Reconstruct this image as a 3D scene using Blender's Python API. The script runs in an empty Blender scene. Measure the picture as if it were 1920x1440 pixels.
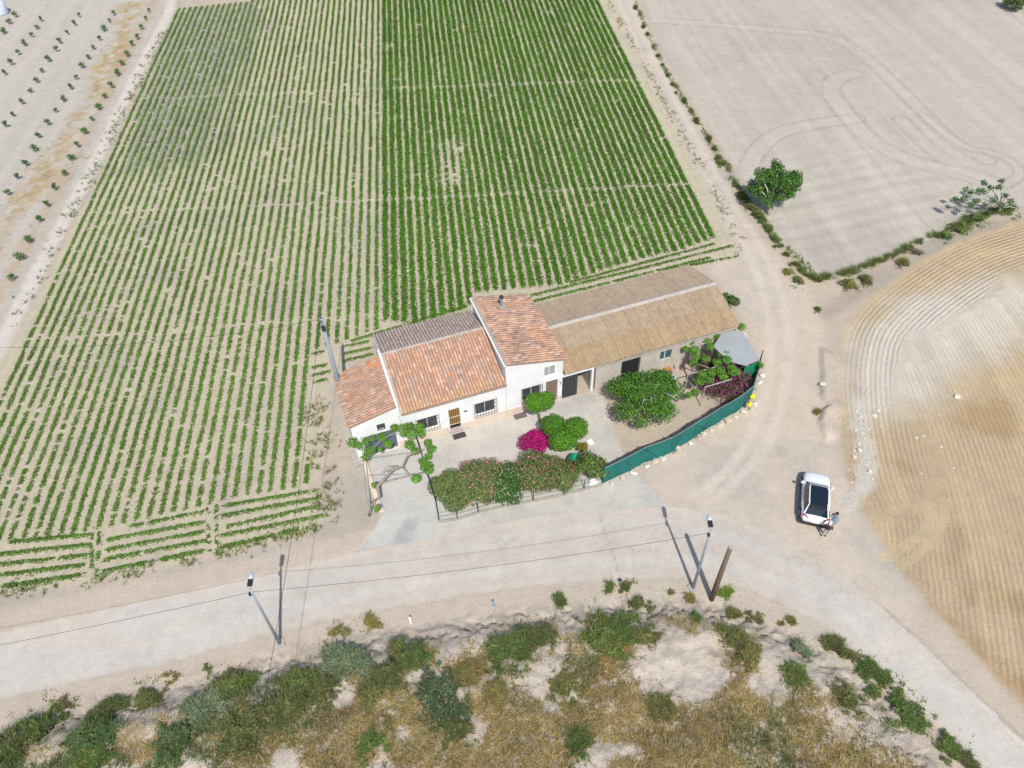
import bpy, math, random
import numpy as np
from mathutils import Vector, Matrix

# ------------------------------------------------------------------ camera, sky, sun, exposure
scene = bpy.context.scene
R = math.radians
cam_data = bpy.data.cameras.new('camera')
cam = bpy.data.objects.new('camera', cam_data)
scene.collection.objects.link(cam)
scene.camera = cam
cam_data.sensor_width = 36.0
cam_data.lens = 27.0
cam_data.clip_start = 0.5
cam_data.clip_end = 3000.0
_fw = Vector((0, math.cos(R(47)), -math.sin(R(47))))
_rt = Vector((1, 0, 0)); _up = _rt.cross(_fw)
_ro = R(-1.7)
_r2 = math.cos(_ro)*_rt + math.sin(_ro)*_up
_u2 = -math.sin(_ro)*_rt + math.cos(_ro)*_up
cam.matrix_world = Matrix(((_r2.x, _u2.x, -_fw.x, 0), (_r2.y, _u2.y, -_fw.y, 0), (_r2.z, _u2.z, -_fw.z, 44.0), (0, 0, 0, 1)))

SUN_EL, SUN_AZ = 52.5, 279.8            # the sun stands behind the camera, a little to the right
world = bpy.data.worlds.new('World'); scene.world = world
world.use_nodes = True
wn = world.node_tree; wn.nodes.clear()
sky = wn.nodes.new('ShaderNodeTexSky'); sky.sky_type = 'NISHITA'; sky.sun_disc = False
sky.sun_elevation = R(SUN_EL); sky.sun_rotation = R(90.0 - SUN_AZ)
sky.air_density = 1.0; sky.dust_density = 1.2
bg = wn.nodes.new('ShaderNodeBackground'); bg.inputs[1].default_value = 0.125
wo = wn.nodes.new('ShaderNodeOutputWorld')
wn.links.new(sky.outputs[0], bg.inputs[0]); wn.links.new(bg.outputs[0], wo.inputs[0])
sun_d = bpy.data.lights.new('sun', 'SUN'); sun_d.energy = 4.1; sun_d.angle = R(0.6); sun_d.color = (1.0, 0.965, 0.91)
sun = bpy.data.objects.new('sun', sun_d); scene.collection.objects.link(sun)
_sd = Vector((math.cos(R(SUN_EL))*math.cos(R(SUN_AZ)), math.cos(R(SUN_EL))*math.sin(R(SUN_AZ)), math.sin(R(SUN_EL))))
sun.rotation_euler = _sd.to_track_quat('Z', 'Y').to_euler()
scene.view_settings.view_transform = 'Standard'; scene.view_settings.look = 'None'
scene.view_settings.exposure = 0.05; scene.view_settings.gamma = 1.0
scene.render.engine = 'CYCLES'
scene.cycles.use_denoising = True
scene.cycles.max_bounces = 6; scene.cycles.diffuse_bounces = 3; scene.cycles.transparent_max_bounces = 6

rng = np.random.default_rng(7)
random.seed(7)
COL = scene.collection

# ------------------------------------------------------------------ helpers
ORG = {}
def _link(o, parent):
    COL.objects.link(o)
    if parent is not None:
        o.parent = parent

def tag(o, label=None, cat=None, group=None, kind=None):
    if label: o['label'] = label
    if cat: o['category'] = cat
    if group: o['group'] = group
    if kind: o['kind'] = kind
    return o

def thing(name, label, cat, loc=(0, 0, 0), group=None):
    o = bpy.data.objects.new(name, None); o.empty_display_size = 0.2
    o.location = loc; COL.objects.link(o)
    ORG[o.name] = np.array(loc, float)
    return tag(o, label, cat, group)

def obj(name, V, F, mat, parent=None, col=None, smooth=False, loc=None):
    """one mesh object; V in world metres, F an array of quads/tris or a list of polygons"""
    V = np.asarray(V, float).reshape(-1, 3)
    org = ORG.get(parent.name, np.zeros(3)) if parent is not None else (np.array(loc, float) if loc is not None else np.zeros(3))
    me = bpy.data.meshes.new(name)
    W = (V - org).astype(np.float32)
    if isinstance(F, np.ndarray):
        n, k = F.shape
        me.vertices.add(len(W)); me.vertices.foreach_set('co', W.ravel())
        me.loops.add(n*k); me.loops.foreach_set('vertex_index', F.astype(np.int32).ravel())
        me.polygons.add(n)
        me.polygons.foreach_set('loop_start', np.arange(0, n*k, k, dtype=np.int32))
        me.polygons.foreach_set('loop_total', np.full(n, k, dtype=np.int32))
        if smooth: me.polygons.foreach_set('use_smooth', np.ones(n, dtype=bool))
        me.update(calc_edges=True)
    else:
        me.from_pydata(W.tolist(), [], F)
        if smooth: me.polygons.foreach_set('use_smooth', np.ones(len(me.polygons), dtype=bool))
        me.update()
    if col is not None:
        dom = 'FACE' if len(col) == len(me.polygons) else 'POINT'
        a = me.attributes.new('Col', 'FLOAT_COLOR', dom)
        c = np.ones((len(col), 4), np.float32); c[:, :3] = np.asarray(col)[:, :3]
        a.data.foreach_set('color', c.ravel())
    if isinstance(mat, (list, tuple)):
        for m in mat: me.materials.append(m)
    else:
        me.materials.append(mat)
    o = bpy.data.objects.new(name, me)
    _link(o, parent)
    if parent is None and loc is not None: o.location = loc
    ORG[o.name] = org
    return o

class MB:
    def __init__(s): s.v = []; s.f = []; s.c = []
    def poly(s, pts, col=None):
        b = len(s.v); s.v += [tuple(p) for p in pts]; s.f.append(list(range(b, b+len(pts)))); s.c.append(col or (1, 1, 1)); return s
    def hexa(s, p, col=None):       # 8 points: bottom ring 0-3, top ring 4-7
        b = len(s.v); s.v += [tuple(q) for q in p]
        for f in ((0, 3, 2, 1), (4, 5, 6, 7), (0, 1, 5, 4), (1, 2, 6, 5), (2, 3, 7, 6), (3, 0, 4, 7)):
            s.f.append([b+i for i in f]); s.c.append(col or (1, 1, 1))
        return s
    def box(s, c, size, ax=0.0, col=None):
        ca, sa = math.cos(ax), math.sin(ax); hx, hy, hz = [q/2 for q in size]; p = []
        for z in (-hz, hz):
            for x, y in ((-hx, -hy), (hx, -hy), (hx, hy), (-hx, hy)):
                p.append((c[0]+x*ca-y*sa, c[1]+x*sa+y*ca, c[2]+z))
        return s.hexa(p, col)
    def tube(s, pts, rad, n=8, col=None, cap=True):
        pts = [Vector(p) for p in pts]; m = len(pts)
        rad = [rad]*m if not hasattr(rad, '__len__') else rad
        b = len(s.v); ref = Vector((0.31, 0.2, 0.93))
        for i, p in enumerate(pts):
            d = (pts[min(i+1, m-1)] - pts[max(i-1, 0)]).normalized()
            if abs(d.dot(ref)) > 0.95: rr = Vector((1, 0, 0))
            else: rr = ref
            a = d.cross(rr).normalized(); e = d.cross(a)
            for k in range(n):
                t = 2*math.pi*k/n; q = p + (a*math.cos(t) + e*math.sin(t))*rad[i]; s.v.append(tuple(q))
        for i in range(m-1):
            for k in range(n):
                s.f.append([b+i*n+k, b+i*n+(k+1) % n, b+(i+1)*n+(k+1) % n, b+(i+1)*n+k]); s.c.append(col or (1, 1, 1))
        if cap:
            s.f.append([b+k for k in range(n)][::-1]); s.c.append(col or (1, 1, 1))
            s.f.append([b+(m-1)*n+k for k in range(n)]); s.c.append(col or (1, 1, 1))
        return s
    def lathe(s, c, prof, n=14, col=None):
        s_b = len(s.v)
        for r_, z in prof:
            for k in range(n):
                t = 2*math.pi*k/n; s.v.append((c[0]+r_*math.cos(t), c[1]+r_*math.sin(t), c[2]+z))
        for i in range(len(prof)-1):
            for k in range(n):
                s.f.append([s_b+i*n+k, s_b+i*n+(k+1) % n, s_b+(i+1)*n+(k+1) % n, s_b+(i+1)*n+k]); s.c.append(col or (1, 1, 1))
        s.f.append([s_b+k for k in range(n)][::-1]); s.c.append(col or (1, 1, 1))
        s.f.append([s_b+(len(prof)-1)*n+k for k in range(n)]); s.c.append(col or (1, 1, 1))
        return s
    def build(s, name, mat, parent=None, smooth=False, loc=None, usecol=False):
        return obj(name, s.v, s.f, mat, parent, s.c if usecol else None, smooth, loc)

# numpy noise ---------------------------------------------------------------
def _hash(ix, iy, seed):
    h = (ix.astype(np.int64)*374761393 + iy.astype(np.int64)*668265263 + seed*1274126177) & 0xffffffff
    h = ((h ^ (h >> 13))*1274126177) & 0xffffffff
    return ((h ^ (h >> 16)) & 0xffff)/65535.0
def vnoise(x, y, seed=0):
    x = np.asarray(x, float); y = np.asarray(y, float)
    ix = np.floor(x); iy = np.floor(y); fx = x-ix; fy = y-iy
    fx = fx*fx*(3-2*fx); fy = fy*fy*(3-2*fy)
    a = _hash(ix, iy, seed); b = _hash(ix+1, iy, seed); c = _hash(ix, iy+1, seed); d = _hash(ix+1, iy+1, seed)
    return (a*(1-fx)+b*fx)*(1-fy) + (c*(1-fx)+d*fx)*fy
def fbm(x, y, sc, seed=0, oc=4):
    x = np.asarray(x, float)*sc; y = np.asarray(y, float)*sc; r = 0; a = 0.5; t = 0
    for i in range(oc):
        r = r + a*vnoise(x, y, seed+i*17); t += a; a *= 0.55; x = x*2.03+3.1; y = y*2.03+7.7
    return r/t
def sstep(a, b, x):
    t = np.clip((np.asarray(x, float)-a)/(b-a), 0, 1); return t*t*(3-2*t)
def pdist(x, y, pts, closed=False):
    """distance to a polyline"""
    x = np.asarray(x, float); y = np.asarray(y, float); best = np.full(x.shape, 1e9)
    n = len(pts)
    for i in range(n if closed else n-1):
        ax, ay = pts[i][:2]; bx, by = pts[(i+1) % n][:2]
        dx, dy = bx-ax, by-ay; L2 = dx*dx+dy*dy+1e-12
        t = np.clip(((x-ax)*dx+(y-ay)*dy)/L2, 0, 1)
        best = np.minimum(best, (x-ax-t*dx)**2+(y-ay-t*dy)**2)
    return np.sqrt(best)
def sdist(x, y, poly):
    """signed distance to a polygon, positive inside"""
    x = np.asarray(x, float); y = np.asarray(y, float); ins = np.zeros(x.shape, bool); n = len(poly)
    for i in range(n):
        ax, ay = poly[i][:2]; bx, by = poly[(i+1) % n][:2]
        c = ((ay > y) != (by > y)) & (x < (bx-ax)*(y-ay)/((by-ay) if abs(by-ay) > 1e-12 else 1e-12)+ax)
        ins ^= c
    d = pdist(x, y, poly, True)
    return np.where(ins, d, -d)
def smooth_line(pts, n=4):
    """Catmull-Rom through the points"""
    p = [np.array(q, float) for q in pts]; o = []
    for i in range(len(p)-1):
        a, b, c, d = p[max(i-1, 0)], p[i], p[i+1], p[min(i+2, len(p)-1)]
        for k in range(n):
            t = k/n; o.append(tuple(0.5*((2*b)+(-a+c)*t+(2*a-5*b+4*c-d)*t*t+(-a+3*b-3*c+d)*t**3)))
    o.append(tuple(p[-1])); return o
def rot(v, a): return (v[0]*math.cos(a)-v[1]*math.sin(a), v[0]*math.sin(a)+v[1]*math.cos(a))
ORD = lambda n: '%d%s' % (n, 'th' if 10 <= n % 100 <= 20 else {1: 'st', 2: 'nd', 3: 'rd'}.get(n % 10, 'th'))

# ------------------------------------------------------------------ materials
def new_mat(name):
    m = bpy.data.materials.new(name); m.use_nodes = True
    nt = m.node_tree; nt.nodes.clear()
    out = nt.nodes.new('ShaderNodeOutputMaterial'); b = nt.nodes.new('ShaderNodeBsdfPrincipled')
    nt.links.new(b.outputs[0], out.inputs[0]); return m, nt, b, out
def N(nt, t, **kw):
    n = nt.nodes.new(t)
    for k, v in kw.items():
        if k.startswith('i_'):
            key = k[2:]; key = int(key) if key.isdigit() else key; n.inputs[key].default_value = v
        else: setattr(n, k, v)
    return n
def noise_col(nt, base_sock, vec, scale, lo, hi, detail=6.0, rough=0.6):
    """multiply a colour by noise mapped to lo..hi"""
    no = N(nt, 'ShaderNodeTexNoise', i_Scale=scale, i_Detail=detail, i_Roughness=rough)
    nt.links.new(vec, no.inputs['Vector'])
    mr = N(nt, 'ShaderNodeMapRange'); mr.inputs[1].default_value = 0.25; mr.inputs[2].default_value = 0.75
    mr.inputs[3].default_value = lo; mr.inputs[4].default_value = hi
    nt.links.new(no.outputs[0], mr.inputs[0])
    mx = N(nt, 'ShaderNodeMix', data_type='RGBA', blend_type='MULTIPLY'); mx.inputs[0].default_value = 1.0
    nt.links.new(base_sock, mx.inputs[6]); nt.links.new(mr.outputs[0], mx.inputs[7])
    return mx.outputs[2], no.outputs[0]
def plain(name, col, rough=0.7, metal=0.0, var=0.12, scale=3.0, bump=0.0, bscale=40.0, spec=0.3, attr=False):
    m, nt, b, out = new_mat(name)
    geo = N(nt, 'ShaderNodeNewGeometry')
    if attr:
        at = N(nt, 'ShaderNodeAttribute', attribute_name='Col'); s = at.outputs[0]
    else:
        rgb = N(nt, 'ShaderNodeRGB'); rgb.outputs[0].default_value = (*col, 1); s = rgb.outputs[0]
    s, _ = noise_col(nt, s, geo.outputs['Position'], scale, 1-var, 1+var)
    s, _ = noise_col(nt, s, geo.outputs['Position'], scale*9, 1-var*0.5, 1+var*0.5)
    nt.links.new(s, b.inputs['Base Color'])
    b.inputs['Roughness'].default_value = rough; b.inputs['Metallic'].default_value = metal
    b.inputs['Specular IOR Level'].default_value = spec
    if bump:
        no = N(nt, 'ShaderNodeTexNoise', i_Scale=bscale, i_Detail=4.0)
        nt.links.new(geo.outputs['Position'], no.inputs['Vector'])
        bp = N(nt, 'ShaderNodeBump', i_Strength=bump, i_Distance=0.05)
        nt.links.new(no.outputs[0], bp.inputs['Height']); nt.links.new(bp.outputs[0], b.inputs['Normal'])
    return m
def foliage_mat(name, trans=0.3, rough=0.55):
    m, nt, b, out = new_mat(name)
    at = N(nt, 'ShaderNodeAttribute', attribute_name='Col')
    nt.links.new(at.outputs[0], b.inputs['Base Color']); b.inputs['Roughness'].default_value = rough
    b.inputs['Specular IOR Level'].default_value = 0.25
    tr = N(nt, 'ShaderNodeBsdfTranslucent'); nt.links.new(at.outputs[0], tr.inputs[0])
    mx = N(nt, 'ShaderNodeMixShader'); mx.inputs[0].default_value = trans
    nt.links.new(b.outputs[0], mx.inputs[1]); nt.links.new(tr.outputs[0], mx.inputs[2]); nt.links.new(mx.outputs[0], out.inputs[0])
    return m

M = {}
M['leaf'] = foliage_mat('leaf')
M['dry'] = foliage_mat('dry_grass', 0.25, 0.8)
M['flower'] = foliage_mat('petal', 0.35, 0.7)
M['bark'] = plain('bark', (0.30, 0.25, 0.20), 0.9, var=0.3, scale=6, bump=0.4)
M['pale_bark'] = plain('pale_bark', (0.42, 0.40, 0.37), 0.9, var=0.25, scale=6, bump=0.3)
M['wood_pole'] = plain('weathered_wood', (0.17, 0.125, 0.09), 0.85, var=0.3, scale=4, bump=0.4)
M['galv'] = plain('galvanised_steel', (0.36, 0.40, 0.43), 0.45, metal=0.35, var=0.1, scale=4)
M['concrete_pole'] = plain('pole_concrete', (0.27, 0.32, 0.37), 0.75, var=0.12, scale=3)
M['dark'] = plain('dark_plastic', (0.03, 0.033, 0.04), 0.5)
M['wire'] = plain('cable', (0.03, 0.03, 0.03), 0.6)
M['lamp_glass'] = plain('lamp_housing', (0.62, 0.68, 0.74), 0.25, metal=0.3, var=0.05)
M['limewash'] = plain('limewash', (0.76, 0.755, 0.74), 0.9, var=0.09, scale=0.9, bump=0.15, bscale=14, spec=0.1)
M['plinth'] = plain('plinth_paint', (0.66, 0.55, 0.45), 0.9, var=0.08, scale=1.5, spec=0.1)
M['tile'] = plain('clay_tile', (0.5, 0.25, 0.15), 0.9, var=0.16, scale=5, attr=True, bump=0.25, bscale=30, spec=0.1)
M['tile_bed'] = plain('clay_channel', (0.34, 0.225, 0.165), 0.95, var=0.25, scale=4)
M['mortar'] = plain('old_mortar', (0.42, 0.38, 0.33), 0.95, var=0.22, scale=3, bump=0.4)
M['fibro'] = plain('fibre_cement', (0.4, 0.31, 0.2), 0.9, var=0.2, scale=2.5, attr=True, bump=0.2, bscale=30, spec=0.1)
M['block'] = plain('rough_block_wall', (0.50, 0.46, 0.39), 0.95, var=0.15, scale=2.0, bump=0.5, bscale=12, spec=0.1)
M['white'] = plain('white_paint', (0.78, 0.78, 0.77), 0.6, var=0.05)
M['iron'] = plain('wrought_iron', (0.035, 0.035, 0.035), 0.6)
M['void'] = plain('dark_interior', (0.02, 0.02, 0.022), 0.9)
M['pane'] = plain('window_pane', (0.06, 0.07, 0.08), 0.12, spec=0.6, var=0.05)
M['net'] = plain('green_shade_net', (0.014, 0.145, 0.125), 0.8, var=0.28, scale=0.9, bump=0.3, bscale=25)
M['net_post'] = plain('green_post', (0.01, 0.07, 0.055), 0.6)
M['canopy'] = plain('grey_sheet', (0.34, 0.36, 0.36), 0.8, var=0.06, scale=1.0)
M['stone'] = plain('limestone', (0.60, 0.52, 0.43), 0.95, var=0.2, scale=3, bump=0.5, bscale=10, attr=True)
M['paint'] = plain('coloured_paint', (0.5, 0.5, 0.5), 0.55, var=0.08, attr=True)
M['car_white'] = plain('car_paint', (0.78, 0.79, 0.81), 0.22, var=0.015, spec=0.6)
M['car_glass'] = plain('car_glass', (0.012, 0.02, 0.03), 0.06, spec=0.8, var=0.02)
M['car_dark'] = plain('car_trim', (0.025, 0.027, 0.03), 0.5)
M['tail'] = plain('tail_light', (0.30, 0.01, 0.015), 0.25, spec=0.6)
M['tyre'] = plain('tyre', (0.02, 0.02, 0.02), 0.85)
M['alloy'] = plain('alloy', (0.55, 0.56, 0.57), 0.35, metal=0.7)

# soil, road and concrete: one earth material, coloured per region by the mesh
def earth_mat():
    m, nt, b, out = new_mat('earth')
    geo = N(nt, 'ShaderNodeNewGeometry'); pos = geo.outputs['Position']
    at = N(nt, 'ShaderNodeAttribute', attribute_name='Col')
    fu = N(nt, 'ShaderNodeAttribute', attribute_name='furrow')       # x: furrow count, y: furrow strength, z: roughness of the ground
    sep = N(nt, 'ShaderNodeSeparateXYZ'); nt.links.new(fu.outputs['Vector'], sep.inputs[0])
    s, n1 = noise_col(nt, at.outputs[0], pos, 0.55, 0.93, 1.07)
    s, n0 = noise_col(nt, s, pos, 1.6, 0.92, 1.08, 6.0, 0.65)
    s, n2 = noise_col(nt, s, pos, 5.0, 0.88, 1.12, 8.0, 0.75)
    s, n3 = noise_col(nt, s, pos, 16.0, 0.84, 1.16, 4.0, 0.75)
    # scattered pebbles and clods: small cells, some pale, some dark
    vo = N(nt, 'ShaderNodeTexVoronoi', i_Scale=3.2); nt.links.new(pos, vo.inputs['Vector'])
    pd = N(nt, 'ShaderNodeMath', operation='LESS_THAN'); nt.links.new(vo.outputs['Distance'], pd.inputs[0]); pd.inputs[1].default_value = 0.16
    sc_ = N(nt, 'ShaderNodeSeparateColor'); nt.links.new(vo.outputs['Color'], sc_.inputs[0])
    pk = N(nt, 'ShaderNodeMath', operation='GREATER_THAN'); nt.links.new(sc_.outputs[0], pk.inputs[0]); pk.inputs[1].default_value = 0.72
    pm = N(nt, 'ShaderNodeMath', operation='MULTIPLY'); nt.links.new(pd.outputs[0], pm.inputs[0]); nt.links.new(pk.outputs[0], pm.inputs[1])
    pr = N(nt, 'ShaderNodeMath', operation='MULTIPLY'); nt.links.new(pm.outputs[0], pr.inputs[0]); nt.links.new(sep.outputs[2], pr.inputs[1])
    pv = N(nt, 'ShaderNodeMath', operation='MULTIPLY_ADD'); nt.links.new(sc_.outputs[1], pv.inputs[0]); pv.inputs[1].default_value = 0.9; pv.inputs[2].default_value = 0.45
    pmx = N(nt, 'ShaderNodeMix', data_type='RGBA', blend_type='MULTIPLY'); nt.links.new(pr.outputs[0], pmx.inputs[0]); nt.links.new(s, pmx.inputs[6]); nt.links.new(pv.outputs[0], pmx.inputs[7])
    s = pmx.outputs[2]
    # furrows
    wob = N(nt, 'ShaderNodeTexNoise', i_Scale=1.3, i_Detail=4.0); nt.links.new(pos, wob.inputs['Vector'])
    ad = N(nt, 'ShaderNodeMath', operation='MULTIPLY_ADD'); nt.links.new(wob.outputs[0], ad.inputs[0]); ad.inputs[1].default_value = 0.55
    nt.links.new(sep.outputs[0], ad.inputs[2])
    mu = N(nt, 'ShaderNodeMath', operation='MULTIPLY'); nt.links.new(ad.outputs[0], mu.inputs[0]); mu.inputs[1].default_value = 2*math.pi
    si = N(nt, 'ShaderNodeMath', operation='SINE'); nt.links.new(mu.outputs[0], si.inputs[0])
    fa = N(nt, 'ShaderNodeMath', operation='MULTIPLY'); nt.links.new(si.outputs[0], fa.inputs[0]); nt.links.new(sep.outputs[1], fa.inputs[1])
    cl = N(nt, 'ShaderNodeMath', operation='MULTIPLY_ADD'); nt.links.new(fa.outputs[0], cl.inputs[0]); cl.inputs[1].default_value = 0.27; cl.inputs[2].default_value = 1.0
    mx = N(nt, 'ShaderNodeMix', data_type='RGBA', blend_type='MULTIPLY'); mx.inputs[0].default_value = 1.0
    nt.links.new(s, mx.inputs[6]); nt.links.new(cl.outputs[0], mx.inputs[7])
    nt.links.new(mx.outputs[2], b.inputs['Base Color'])
    b.inputs['Roughness'].default_value = 0.95; b.inputs['Specular IOR Level'].default_value = 0.08
    # relief: clods, pebbles, furrows
    h1 = N(nt, 'ShaderNodeMath', operation='MULTIPLY'); nt.links.new(n2, h1.inputs[0]); nt.links.new(sep.outputs[2], h1.inputs[1])
    h2 = N(nt, 'ShaderNodeMath', operation='MULTIPLY_ADD'); nt.links.new(fa.outputs[0], h2.inputs[0]); h2.inputs[1].default_value = 0.9; nt.links.new(h1.outputs[0], h2.inputs[2])
    h3 = N(nt, 'ShaderNodeMath', operation='MULTIPLY'); nt.links.new(n3, h3.inputs[0]); nt.links.new(sep.outputs[2], h3.inputs[1])
    h4 = N(nt, 'ShaderNodeMath', operation='MULTIPLY_ADD'); nt.links.new(h3.outputs[0], h4.inputs[0]); h4.inputs[1].default_value = 0.35; nt.links.new(h2.outputs[0], h4.inputs[2])
    bp = N(nt, 'ShaderNodeBump', i_Strength=0.9, i_Distance=0.13)
    nt.links.new(h4.outputs[0], bp.inputs['Height']); nt.links.new(bp.outputs[0], b.inputs['Normal'])
    return m
M['earth'] = earth_mat()

# ------------------------------------------------------------------ the lie of the land (plan outlines in metres)
ROAD_N = smooth_line([(-39.07,19.6),(-32.83,21.19),(-25.6,22.8),(-19.31,24.23),(-14.11,25.5),(-11.43,26.07),(-7.34,27.05),(-2.42,28.15),(1.17,28.74),(5.54,29.27),(9.89,29.28),(12,28.91),(14.35,28.11),(16.24,27.09),(18.29,25.62),(19.93,24.22),(21.4,22.54),(23.12,20.05),(25,16.95),(27.04,13.56),(28.94,10.14)])
ROAD_S = smooth_line([(-37.04,15.95),(-31.02,17.18),(-26.26,18.33),(-21.24,19.22),(-17.69,20.19),(-14.66,21.03),(-10.88,21.81),(-5.7,22.7),(-0.72,23.41),(4.33,23.76),(7.7,23.83),(10.71,23.7),(12.98,23.33),(14.8,22.58),(17.09,21.27),(18.65,20.03),(20.06,18.51),(21.67,16.15),(23.11,13.81),(24.23,11.78),(25.22,9.76)])
ROAD = ROAD_N + ROAD_S[::-1]
HILL = ROAD_S + [(60, -30), (-80, -30)]
YARD = [(-10.57,34.28),(-6.17,35.75),(0.75,38.18),(3.77,39.25),(6.04,39.88),(6.99,39.51),(7.42,36.4),(7.92,33.3),(6.54,31.81),(8.54,32.24),(9.15,30.72),(10.68,29.21),(9.88,29.2),(5.53,29.18),(1.17,28.65),(-2.42,28.06),(-7.33,26.96),(-10.51,26.47),(-9.42,28.22),(-9.11,29.39),(-9.88,31.27),(-10.81,33.71)]
TRACK = [(15.45,121.07),(19.55,120.75),(20.65,91.35),(22.29,72.76),(22.91,62.93),(24.26,56.9),(25.88,52.96),(26.45,50.03),(25.69,44.75),(23.95,37.86),(23.1,33.31),(23.05,29.64),(23.56,25.87),(24.4,21.73),(23.1,19.99),(21.38,22.47),(18.28,25.58),(16.22,27.01),(11.99,28.87),(10.68,29.21),(8.83,32.19),(15.17,36.51),(18.55,39.05),(19.95,41.95),(19.75,46.94),(18.37,52.2),(18.18,54.83),(21.5,56.24),(21.23,59.53),(19.5,82.75)]
FALLOW = [(21,129.43),(109.29,122.18),(72.77,75.41),(56.2,66.82),(50.62,63.04),(45.07,61.09),(37.94,57.21),(28.62,52.61),(27.63,53.25),(26.55,55.37),(25.46,59.66),(24.6,68.02),(23.22,78.88),(20.75,99.64)]
TILL = smooth_line([(70.38,67.03),(57.1,63.44),(49.41,60.52),(41.44,57.28),(34.28,52.56),(28.97,47.86),(26.43,43.48),(24.84,38.91),(23.7,33.77),(23.27,29.64),(23.76,25.47),(25.04,21.71),(26.84,17.67),(28.44,14.08),(30.01,10.61)], 3)
TILLP = TILL + [(75, 8), (90, 60)]
CROP = [(-48.32,118.22),(-37.18,120.37),(-38.39,134.3),(15.35,129.89),(16.53,117.9),(19.67,75.64),(21.2,58.69),(21.07,55.86),(13.63,53.53),(2.03,49.74),(-3.48,49.64),(-11.41,46.34),(-14.29,41.61),(-14.28,37.23),(-13.75,32.32),(-12.88,29.4),(-14.17,27.97),(-19.88,26.55),(-27.35,24.94),(-34.81,24.07),(-42.85,22.82),(-47.39,29.96),(-42.02,49.64),(-43.22,73.2),(-47.22,108.51)]
PATH = [(-51.15,130.69),(-48.53,117.84),(-46.88,95.7),(-44.95,76.51),(-44,61.9),(-43.19,52.47),(-42.51,44.54),(-41.36,33.32),(-40.69,23.1)]
ORCH = [(-51.58,130.72),(-49.39,115.97),(-47.68,95.02),(-45.84,76.56),(-44.79,61.94),(-43.91,52.5),(-43.4,44.58),(-41.02,23.11),(-62.94,23.81),(-143.61,138.08)]
SCARP = [(25.75,47.33),(25.09,44.78),(24.73,42.83),(24.25,40.9),(23.67,39.23),(23.52,38.3),(23.75,37.76),(23.16,37.25),(22.66,36.22),(22.6,35.51),(22.56,34.31),(22.43,32.39)]
PALE = [(25.35,38.61),(27.93,44.66),(33.13,49.38),(39.39,51.23),(47.21,51.96),(44.51,46.51),(39.6,43.54),(34.99,40.75),(31.25,37.57),(27.53,36.13),(25.36,36.74)]
WET = [(-48.32,118.22),(-36.5,120.93),(-34.13,105.88),(-33.08,89.2),(-32.15,76.9),(-37.16,73.92),(-41.77,73.12),(-45.07,89.95)]
STRAW = [(-54.62,120.28),(-53.38,113.44),(-51.98,104.6),(-51.38,95.99),(-50.47,89.6),(-50.19,84.42),(-49.74,79.6),(-49.8,72.52),(-50,67.6),(-50.19,63.07),(-49.05,54.93)]
GUIDE = TILL
GUIDE_UP = [(70.38,67.03),(57.1,63.44),(49.41,60.52),(41.44,57.28),(34.28,52.56),(28.97,47.86),(26.43,43.48),(24.84,38.91),(23.7,33.77)]

ROWAZ = R(95.4); ROW_D = np.array([math.cos(ROWAZ), math.sin(ROWAZ)]); ROW_N = np.array([ROW_D[1], -ROW_D[0]]); ROW_W = 0.81; ROW_0 = -5.94

def gz(x, y):
    x = np.asarray(x, float); y = np.asarray(y, float)
    d = sdist(x, y, HILL)
    w = d + 1.1*(fbm(x, y, 0.35, 5)-0.5)
    z = 0.85*sstep(1.3, 4.2, w)*(0.5+0.9*fbm(x, y, 0.13, 8)) + 0.05*np.clip(d-3, 0, 40)
    z = z + sstep(2.0, 5.0, d)*0.75*(fbm(x, y, 0.42, 3, 5)-0.5) + sstep(0.5, 2.5, d)*0.22*(fbm(x, y, 1.7, 4)-0.5)
    # low bank beside the track below the tilled field
    s = pdist(x, y, SCARP)
    e = sdist(x, y, BANK)
    z = z + 0.34*sstep(-0.10, 0.10, e+0.14*(fbm(x, y, 1.6, 21)-0.5))*sstep(1.5, 0.3, pdist(x, y, SCARP[2:10]))
    z = z + 0.05*(fbm(x, y, 0.6, 9)-0.5)*sstep(-0.3, -2.5, d)
    return z
BANK = SCARP + [(27.13,30.83),(34.99,40.75),(34.15,49.69)]
def gz1(x, y): return float(gz(np.array([x]), np.array([y]))[0])

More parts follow.
